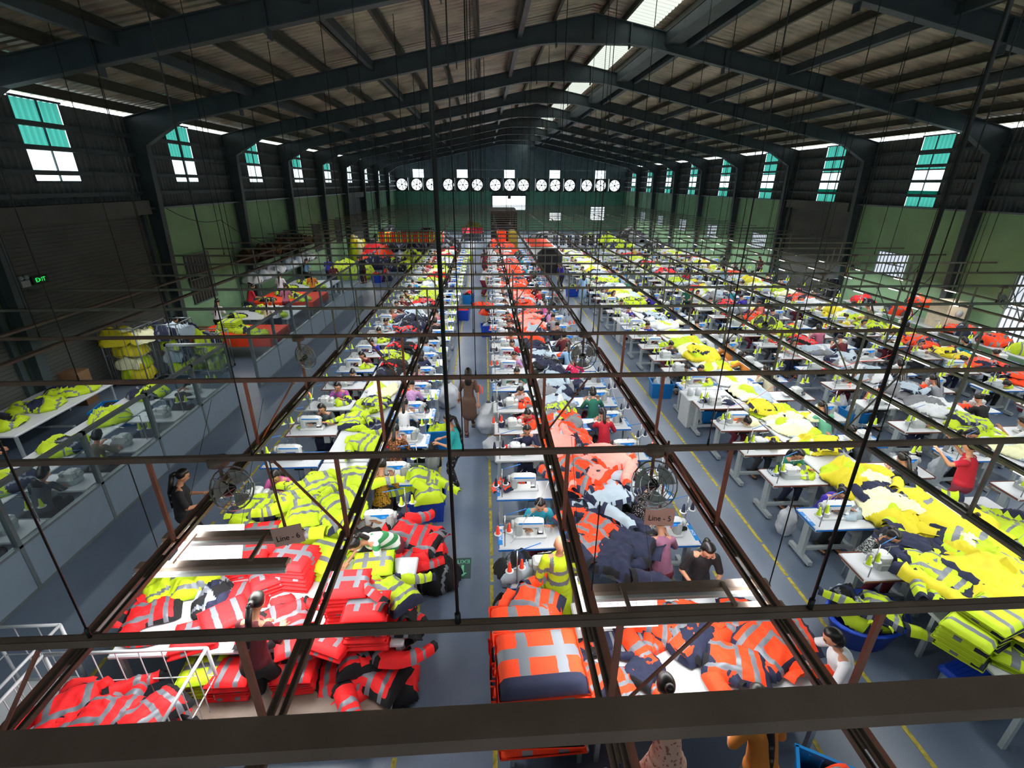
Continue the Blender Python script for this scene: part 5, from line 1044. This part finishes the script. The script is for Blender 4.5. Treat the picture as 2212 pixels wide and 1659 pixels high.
# ================================================================ THE PARTITION AND ITS ROOM
def partition(y0, y1, n, label):
    t = empty('partition_screen', (-6.7, y0, 0)); tag(t, label, 'partition'); L = y1-y0
    MB().box(-.03, .03, 0, L, 0, .76, M_part).box(-.035, .035, 0, L, .0, .05, M_alu).build('lower_panel', t); f = MB().box(-.04, .04, 0, L, .76, .80, M_alu).box(-.04, .04, 0, L, 1.72, 1.78, M_alu)
    for k in range(n+1): y = L*k/n; f.box(-.04, .04, y-.03, y+.03, 0, 1.78, M_alu)
    f.build('frame', t)
    for k in range(n): MB().box(-.004, .004, L*k/n+.03, L*(k+1)/n-.03, .8, 1.72, M_glass).build('glass_pane', t)
partition(2.6, 12.1, 6, 'near blue-grey partition with clear upper panes along the sewing room'); partition(13.4, 26.0, 8, 'far blue-grey partition with clear upper panes beyond the door gap')
t = empty('partition_screen', (-8.2, 12.1, 0)); tag(t, 'short partition return closing the near glazed room', 'partition'); MB().box(0, 1.45, -.03, .03, 0, .76, M_part).build('lower_panel', t); MB().box(0, 1.45, -.04, .04, .76, .8, M_alu).box(0, 1.45, -.04, .04, 1.72, 1.78, M_alu).box(0, .05, -.04, .04, 0, 1.78, M_alu).build('frame', t); MB().box(.05, 1.4, -.004, .004, .8, 1.72, M_glass).build('glass_pane', t)
for k in range(6):
    yc = 4.9 + 1.28*k; near = k < 5; wh = '%s along the glazed partition' % nth(k)
    add_table('grey', LY_, (-7.35, yc, 0), pi, near, 'grey sewing table inside the partition, ' + wh, 'sewing tables inside the partition'); add_machine('overred', (-7.3, yc, 0), pi, near, 'grey sewing machine with red light inside the partition, ' + wh, 'red-lit machines inside the partition')
    heap('ylb' if k % 2 else 'yel', .8, .9, .25, (-8.3, yc-.1, .752), .2*k, 'yellow and black garments beside the red-lit machine, ' + wh, 'garments beside the red-lit machines', k % 5, 30, 8)
    if k in (1, 2, 3, 5): person(['sew', 'sewtail', 'sewlong', 'sewbob', 'sew', 'bow'][k], (-7.45, yc-.48, 0), 0, C_[['black', 'black', 'charcoal', 'khaki', 'black', 'black'][k]], PANTS[1], 'seated person in dark top inside the glazed partition, ' + wh, near, 'workers inside the partition')
work_table(-8.8, -7.9, 4.2, 11.4, .75, 'long narrow white table inside the partition behind the red-lit machines')
work_table(-11.1, -9.7, 9.2, 12.1, .75, 'white bench with yellow garments near the dark shutter')
for i, (x, y, k) in enumerate([(-10.5, 9.7, 'ylb'), (-10.4, 10.6, 'yel'), (-10.3, 11.5, 'ylb')]): heap(k, 1.1, .9, .2, (x, y, .752), .3*i, 'yellow and dark garments spread on the bench by the shutter, %s along' % nth(i), 'garments on the shutter bench', i, 30, 8)
t = empty('carton', (-11.0, 12.5, .0)); tag(t, 'brown carton beside the shutter bench', 'box'); MB().box(-.25, .25, -.2, .2, 0, .9, M_card).build('body', t); MB().box(-.25, .25, -.21, .21, .9, .93, M_card).build('flap', t)
person('standskirt', (-9.45, 8.1, 0), -1.0, C_['sky'], C_['khaki'], 'person in pale blue blouse and long patterned skirt standing near the shutter', True)
crate((-9.1, 11.3, 0), 1.1, .7, .45, .2, M_crateC, 'large dim blue crate on the floor by the yellow cage trolleys'); heap('ylb', .9, .55, .25, (-9.1, 11.3, .35), .3, 'yellow and black garments in the large dim blue crate')
for i, (x, y, w, l, z1, k) in enumerate([(-10.45, 14.0, 1.0, .8, 1.75, 'lem'), (-9.55, 14.6, .8, .8, 1.7, 'yel'), (-8.75, 14.9, .9, .8, 1.25, 'ylb')]):
    trolley('cage_trolley', x-w/2, x+w/2, y-l/2, y+l/2, z1, ['tall cage trolley heaped with lemon cloth by the shutter', 'tall cage trolley of yellow and navy jackets', 'lower cage trolley stacked with yellow jackets'][i], M_alu, 6)
    for q in range(4 if i < 2 else 4): heap(k if q % 2 == 0 or i == 2 else ('lem' if i == 0 else 'nvy'), w*.92 + (.6 if q == 3 and i < 2 else 0), l*.95 + (.2 if q == 3 and i < 2 else 0), .62, (x, y, .12 + q*(z1-.25)/4), .1*q, '%s garments at %s level in the %s cage trolley' % (CN[k], nth(q), ['lemon', 'yellow and navy', 'lower'][i]), 'garments in the cage trolleys', q, 26, 8)
# orange-covered cutting tables beyond
M_oc = M_neoO
for i, (x0, x1, y0, y1, m, lab) in enumerate([(-10.0, -7.3, 15.9, 17.6, M_oc, 'table under bright orange sheet nearest the shutter'), (-10.2, -7.6, 18.4, 20.6, M_white, 'white inspection table covered in yellow vests'), (-10.2, -7.6, 21.2, 23.4, M_oc, 'second orange-covered table with yellow bundles'), (-10.2, -7.8, 24.0, 26.4, M_white, 'far white inspection table with patterned vests')]):
    work_table(x0, x1, y0, y1, .75, lab, None, m)
    if m is M_oc: MB().box(x0-.01, x1+.01, y0-.02, y0, .45, .75, m).box(x1, x1+.02, y0, y1, .4, .75, m).build('orange_sheet')['category'] = 'cloth'; tag(bpy.data.objects[-1] if False else COL.objects[-1], 'orange sheet hanging over the edge of the %s' % lab, 'cloth')
    for q in range(7):
        xx = x0 + .35 + (x1-x0-.7)*((q*.37+.1) % 1); yy = y0 + .3 + (y1-y0-.6)*((q*.61) % 1)
        heap(['ylb', 'yel', 'yel'][q % 3], .75, .6, .16, (xx, yy, .752), q, 'yellow and black vests on the %s table past the shutter, %s bunch' % (nth(i), nth(q)), 'vests on the inspection tables', q % 5, 20, 7)
for i in range(6): folded('ylw', (-9.0, 16.9, .752 + .06*i), 0, 'folded yellow bundle on the orange sheet, %s up' % nth(i), 'yellow bundles on the orange sheet', 0, 1.5)
for i, (x, y, s, pz, rz) in enumerate([(-10.2, 15.5, 'white', 'stand', -.6), (-10.0, 18.0, 'white', 'stand', 0), (-8.6, 20.9, 'rose', 'stand', 0), (-10.1, 20.9, 'red', 'stand', -.7), (-7.9, 18.1, 'white', 'stand', .6), (-9.9, 23.7, 'white', 'stand', 0), (-8.4, 23.8, 'amber', 'stand', .3), (-8.2, 26.7, 'maroon', 'stand', .2), (-9.2, 29.0, 'blue', 'stand', 0), (-10.3, 28.4, 'denim', 'stand', -.4), (-7.3, 29.5, 'black', 'stand', .4), (-8.2, 18.1, 'cream', 'stand', .2)]):
    person(pz, (x, y, 0), rz, C_[s], PANTS[i % 4], 'person in %s top standing at the inspection tables, %s in depth' % (CW[s], nth(i)), False, 'people at the inspection tables')
q = G(400, 728, 0); t = empty('carton', (-10.7, 17.9, 0)); tag(t, 'open brown carton by the green column beyond the shutter', 'box'); MB().box(-.3, .3, -.25, .25, 0, .5, M_card).build('body', t); MB().box(-.3, .3, -.42, -.25, .5, .51, M_card).box(-.3, .3, .25, .42, .5, .51, M_card).build('flaps', t)
# shelving with brown bundles and white bundles
def shelf(name, x0, x1, y0, y1, levels, label, m=M_alu):
    t = empty(name, ((x0+x1)/2, (y0+y1)/2, 0)); tag(t, label, 'shelf'); w, l = (x1-x0)/2, (y1-y0)/2
    for z in levels: MB().box(-w, w, -l, l, z-.03, z, m).build('board', t)
    f = MB()
    for sx in (-1, 1):
        for q in range(5): y = -l + 2*l*q/4; f.box(sx*w-.02, sx*w+.02, y-.02, y+.02, 0, levels[-1]+.6, m)
    f.build('uprights', t)
shelf('storage_rack', -11.2, -10.3, 22.5, 31.0, [.5, 1.3, 2.2], 'long steel rack with brown and white bundles along the green wall')
M_bun = mat('dark_brown_bundle', '4a3a30', .8, var=.3, bump=.4)
SETS['bun'] = [M_bun, M_card, M_bun]; CN['bun'] = 'brown'; SETS['wb'] = [M_whc, M_sack, M_liner]; CN['wb'] = 'white'
for i in range(9): heap('bun', .85, .95, .75, (-10.75, 22.95+.93*i, 2.2), 0, 'brown wrapped bundle on top of the wall rack, %s along' % nth(i), 'brown bundles on the wall rack', i % 5, 20, 6, 'cloth_bundle')
for i in range(9): heap('wb', .85, .95, .55, (-10.75, 22.95+.93*i, 1.3), 0, 'white wrapped bundle on the middle shelf of the wall rack, %s along' % nth(i), 'white bundles on the wall rack', i % 5, 20, 6, 'cloth_bundle')
# far garment heaps, racks, hanging vests
for i, (x, y, w, l, h, k, z) in enumerate([(-8.6, 31.5, 3.0, 2.6, 1.3, 'yel', .1), (-7.6, 35.5, 3.2, 3.2, 1.6, 'ora', .1), (-8.2, 38.0, 2.4, 2.0, 2.0, 'red', .1), (-10.0, 39.5, 1.4, 1.4, 2.6, 'lem', .1), (-6.0, 34.5, 1.8, 2.4, .9, 'ylb', .1), (-5.4, 38.5, 2.0, 2.4, 1.2, 'ylb', .1), (-6.2, 30.2, .9, .9, .8, 'ora', .1), (-9.2, 44, 3, 3, 1.6, 'drk', .1), (-6, 45, 3, 3.5, 1.9, 'drk', .1), (-3.4, 43.5, 2.2, 3, 1.7, 'drk', .1), (-5.2, 50, 4, 4, 1.9, 'drk', .1), (-9.5, 51, 3, 4, 1.8, 'drk', .1), (-2.8, 39.8, 1.6, 1.6, 1.2, 'red', .1), (-1.6, 38.6, 1.2, 1.2, 1.1, 'yel', .1), (8.6, 43.5, 2.4, 3, 1.3, 'drk', .1), (12.0, 44, 2.4, 3, 1.4, 'yel', .1), (15.5, 43.5, 2.4, 3, 1.3, 'drk', .1), (6.6, 52, 3, 4, 1.4, 'drk', .1), (11.5, 50, 3, 4, 1.5, 'ylb', .1), (15.5, 52, 3, 4, 1.5, 'drk', .1)]):
    heap(k, w, l, h, (x, y, 0), .1*i, 'big floor heap of %s garments far down the hall, %s outward' % (CN[k], nth(i)), 'far floor heaps', i % 5, 34, 18)
def hang_rack(x0, x1, y, h, keys, label, n):
    t = empty('clothes_rack', ((x0+x1)/2, y, 0)); tag(t, label, 'rack'); w = (x1-x0)/2
    MB().tube((-w, 0, h), (w, 0, h), .02, .02, 6, M_alu).tube((-w, 0, 0), (-w, 0, h), .02, .02, 6, M_alu).tube((w, 0, 0), (w, 0, h), .02, .02, 6, M_alu).build('rail_frame', t)
    for k in range(n):
        m = keys[k % len(keys)]; o = MB().rbox((0, 0, -.42), (.1, .5, .78), m, .04).box(-.052, .052, -.255, .255, -.5, -.44, M_silver).tube((0, 0, -.05), (0, 0, 0), .004, .004, 4, M_metal).build('hanging_vest'); o.location = (x0 + (k+.5)*(x1-x0)/n, y, h); tag(o, '%s vest hanging on the %s, %s hanger' % ({'neon_yellow_cloth': 'yellow', 'neon_orange_cloth': 'orange', 'black_cloth': 'black', 'navy_cloth': 'navy', 'white_cloth': 'white'}[m.name], label, nth(k)), 'vest', 'vests on the ' + label)
hang_rack(-8.8, -3.4, 41.6, 1.9, [M_neoY, M_neoO, M_neoO, M_neoY, M_neoO], 'long rack of yellow and orange vests', 30)
hang_rack(-1.9, -.1, 46, 1.5, [M_navy, M_blk], 'rack of dark jackets', 14); hang_rack(5.6, 9.2, 41.0, 1.7, [M_blk, M_navy, M_whc], 'dark rack past the outer aisle', 18)
for i in range(4): MB().box(-2.0, -.2, 44.6-.3, 44.6+.5, 1.55+.0+.12*i, 1.66+.12*i, mat('red_bale', 'd8304a', .7)).build('cloth_bale'); tag(COL.objects[-1], 'flat red bale on the dark rack at the end of the centre aisle, %s up' % nth(i), 'bale', 'red bales')
heap('yel', 1.4, .9, .5, (-1.0, 44.6, 2.02), 0, 'yellow and white bundle on top of the red bales')
work_table(-2.0, -.2, 44.0, 45.4, 1.55, 'dark rack table under the red bales', None, M_bar)
# bale tower before the far door
t = empty('bale_tower', (1.9, 50.5, 0)); tag(t, 'tall stack of dark baled cloth with pale cover in front of the bright far door', 'stack'); 
MB().rbox((0, 0, 1.55), (2.6, 1.6, 3.1), M_blk, .15).build('bales', t); MB().rbox((-.2, .0, 3.25), (2.7, 1.8, .3), mat('pale_cover_sheet', 'a8acae', .6, var=.3, bump=.6), .12).build('cover_sheet', t)
for z in (.6, 1.2, 1.8, 2.4): MB().rbox((0, -.02, z), (2.64, 1.62, .03), M_greyc, .1).build('strap', t)
for i, (x, m, l) in enumerate([(1.5, M_neoO, 'orange'), (2.6, mat('mustard_cloth', '8a7a20', .8), 'mustard')]): MB().rbox((x, 46.5, .8), (.9, .9, 1.6), m, .1).build('cloth_stack'); tag(COL.objects[-1], 'tall %s cloth stack before the dark bale tower' % l, 'stack')
for i in range(7): heap('ora', 1.9, 1.6, .9, (1.0 + .5*(i % 3), 38.4+1.35*i, 0), .3*i, 'orange garments piled on the floor beyond line five, %s heap out' % nth(i), 'orange floor heaps beyond line five', i % 5, 26, 12)
# long far table with orange sheets and black curtain
work_table(3.4, 5.4, 33.5, 44, 1.15, 'long white raised table with orange cloth between the aisles', None, mat('dull_white_top', 'b8bcc0', .5)); MB().rbox((4.35, 40.6, 1.19), (1.8, 6.0, .04), M_neoO, .02).build('orange_cloth'); tag(COL.objects[-1], 'flat orange cloth laid out on the long raised table', 'cloth')
MB().rbox((4.3, 32.7, .8), (1.6, 1.2, 1.6), M_blk, .3).build('black_cover'); tag(COL.objects[-1], 'black covered machine at the near end of the raised table', 'machine')
# ================================================================ WALL DETAILS
def exit_sign(x, y, z, label, s=1.):
    t = empty('exit_lamp', (x, y, z)); tag(t, label, 'sign'); MB().box(0, .05, -.17*s, .17*s, -.07*s, .07*s, M_black).build('housing', t); MB().box(.05, .055, -.15*s, .15*s, -.055*s, .055*s, mat('exit_sign_dark', '0c3018', .5)).build('face', t)
    me = text_mesh('EXIT', .11*s, M_exit); me.transform(Matrix.Rotation(pi/2, 4, 'X')); me.transform(Matrix.Rotation(pi/2, 4, 'Z')); put('lettering', me, t, (.058, 0, 0))
exit_sign(XL+.07, 12.75, 3.3, 'small green lit EXIT sign on the dark shutter', 1.3)
t = empty('emergency_lamp', (XL+.07, 12.3, 3.3)); tag(t, 'twin-headed emergency lamp beside the EXIT sign', 'lamp'); MB().box(0, .08, -.12, .12, -.1, .05, M_machg).build('housing', t)
for s in (-1, 1): MB().ball((.06, .08*s, .12), .06, M_machg, 10, 6).build('lamp_head', t)
for i, (x, y, z) in enumerate([(XL, 18.0, 1.6), (XR, 23.6, 1.6), (XR, 30.2, 2.2)]):
    s = 1 if x < 0 else -1; t = empty('notice', (x, y, z)); tag(t, ['yellow and red notice on the green column by the shutter', 'yellow tag on the green wall before the far shutter', 'yellow notice past the far shutter'][i], 'notice'); MB().box(0, .01*s, -.12, .12, 0, .2, mat('notice_yellow', 'd8c83a', .6)).build('upper_sheet', t); MB().box(0, .01*s, -.12, .12, -.22, -.01, mat('notice_red', 'c8283a', .6)).build('lower_sheet', t)
t = empty('desk', (17.2, 16.6, 0)); 
tag(t, 'cream cabinet standing by the barred window', 'cabinet'); MB().rbox((0, 0, .85), (.9, .8, 1.7), mat('cream_enamel', 'd8ccb0', .5), .02).build('body', t); MB().tube((-.0, -.41, 1.3), (0, -.43, 1.3), .14, .14, 16, M_machg).build('dial', t)
for i, (x, y, z, k) in enumerate([(16.9, 18.5, .75, 'ora'), (16.9, 17.6, 1.3, 'ora'), (16.8, 15.6, .75, 'ora'), (16.9, 14.4, .75, 'ora'), (17.0, 13.4, .75, 'yel'), (17.0, 12.4, .75, 'ora'), (16.9, 20.4, .75, 'red')]): heap(k, .95, .95, .45, (x, y, z), i, '%s garments piled beside the barred windows, %s from the far end' % (CN[k], nth(i)), 'garments beside the barred windows', i % 5, 24, 7)
work_table(16.4, 17.4, 12.0, 21.0, .75, 'narrow white table along the barred window wall')
hang_rack(15.95, 16.35, 21.6, 1.6, [M_blk, M_navy], 'short dark rack at the window wall', 3)
# small tools hanging: red ribbons are tied on rails
for i, (x, y) in enumerate([(2.5, 6.2), (7.1, 8.3), (-3.3, 8.3), (9.4, 12.4)]):
    t = MB().tube((0, 0, 0), (.02, 0, -.16), .014, .006, 6, M_ocone).tube((0, 0, 0), (-.04, 0, -.12), .012, .005, 6, M_ocone).build('ribbon'); t.location = (x, y, RZ - .01); tag(t, 'orange ribbon knotted on a rail, %s away from the camera' % nth(i), 'ribbon', 'orange ribbons on rails')

# below the steel beam
heap('ora', 1.2, .8, .5, (.75, 2.35, .35), 0, 'orange and navy jackets piled at the bottom edge below the steel beam', None, 1, 44, 7); work_table(.15, 1.35, 1.9, 2.75, .36, 'low grey bench under the jackets below the steel beam', None, M_leg)
crate((3.25, 2.35, 0), .9, .6, .5, -.5, M_crateC, 'azure crate of orange garments beside the amber-shirted person'); heap('ora', .8, .55, .35, (3.25, 2.35, .36), -.5, 'orange garments in the crate beside the amber-shirted person', None, 3, 34, 6)
crate((-1.25, 2.45, 0), .6, .5, .4, 0, M_crateC, 'azure crate at the bottom edge beside the centre aisle'); work_table(-2.6, -1.6, 2.1, 2.6, .75, 'white table end at the bottom edge beside the azure crate')
# sagging cords
def cord(pts, m, label, r=.004):
    q = []
    for a, b in zip(pts, pts[1:]):
        a, b = Vector(a), Vector(b); s = (b-a).length*.12
        for k in range(8): t = k/8; q.append(a.lerp(b, t) - Vector((0, 0, s*4*t*(1-t))))
    q.append(Vector(pts[-1])); tag(MB().path(q, r, 5, m).build('cord'), label, 'cord')
M_oc2 = mat('orange_cord', 'e84a30', .5); M_wc = mat('pale_cord', 'b8bcb4', .5)
cord([(6.6, 9.0, 2.1), (6.4, 9.6, 1.4), (5.6, 9.9, .8)], M_oc2, 'orange cord dropping to the first white machine cabinet'); cord([(7.1, 11.5, 2.1), (8.6, 10.9, 1.5), (9.6, 11.2, 1.4), (10.4, 10.6, 2.1)], M_oc2, 'orange air hose looping between the yellow and middle lines', .007)
cord([(7.08, 4.6, 2.1), (6.9, 4.7, 1.1), (6.3, 4.6, 1.0)], M_wc, 'pale cord dropping beside the speckled grey top'); cord([(.83, 5.3, 2.1), (.5, 5.4, 1.3), (.3, 5.5, .8)], M_wc, 'pale cord dropping to the turquoise worker machine'); cord([(-3.3, 8.6, 2.1), (-3.6, 8.9, 1.4), (-4.0, 9.1, 1.3)], M_wc, 'pale cord dropping to the charcoal-topped worker')
cord([(2.5, 9.1, 2.1), (2.7, 9.0, 1.4), (3.0, 8.9, .9)], M_wc, 'pale cord dropping beside the red-topped worker'); cord([(-11.2, 17.7, 5.2), (-10.4, 20.5, 4.2), (-9.2, 26.0, 3.2)], M_rod, 'black cable sagging off the first green wall bay', .012)
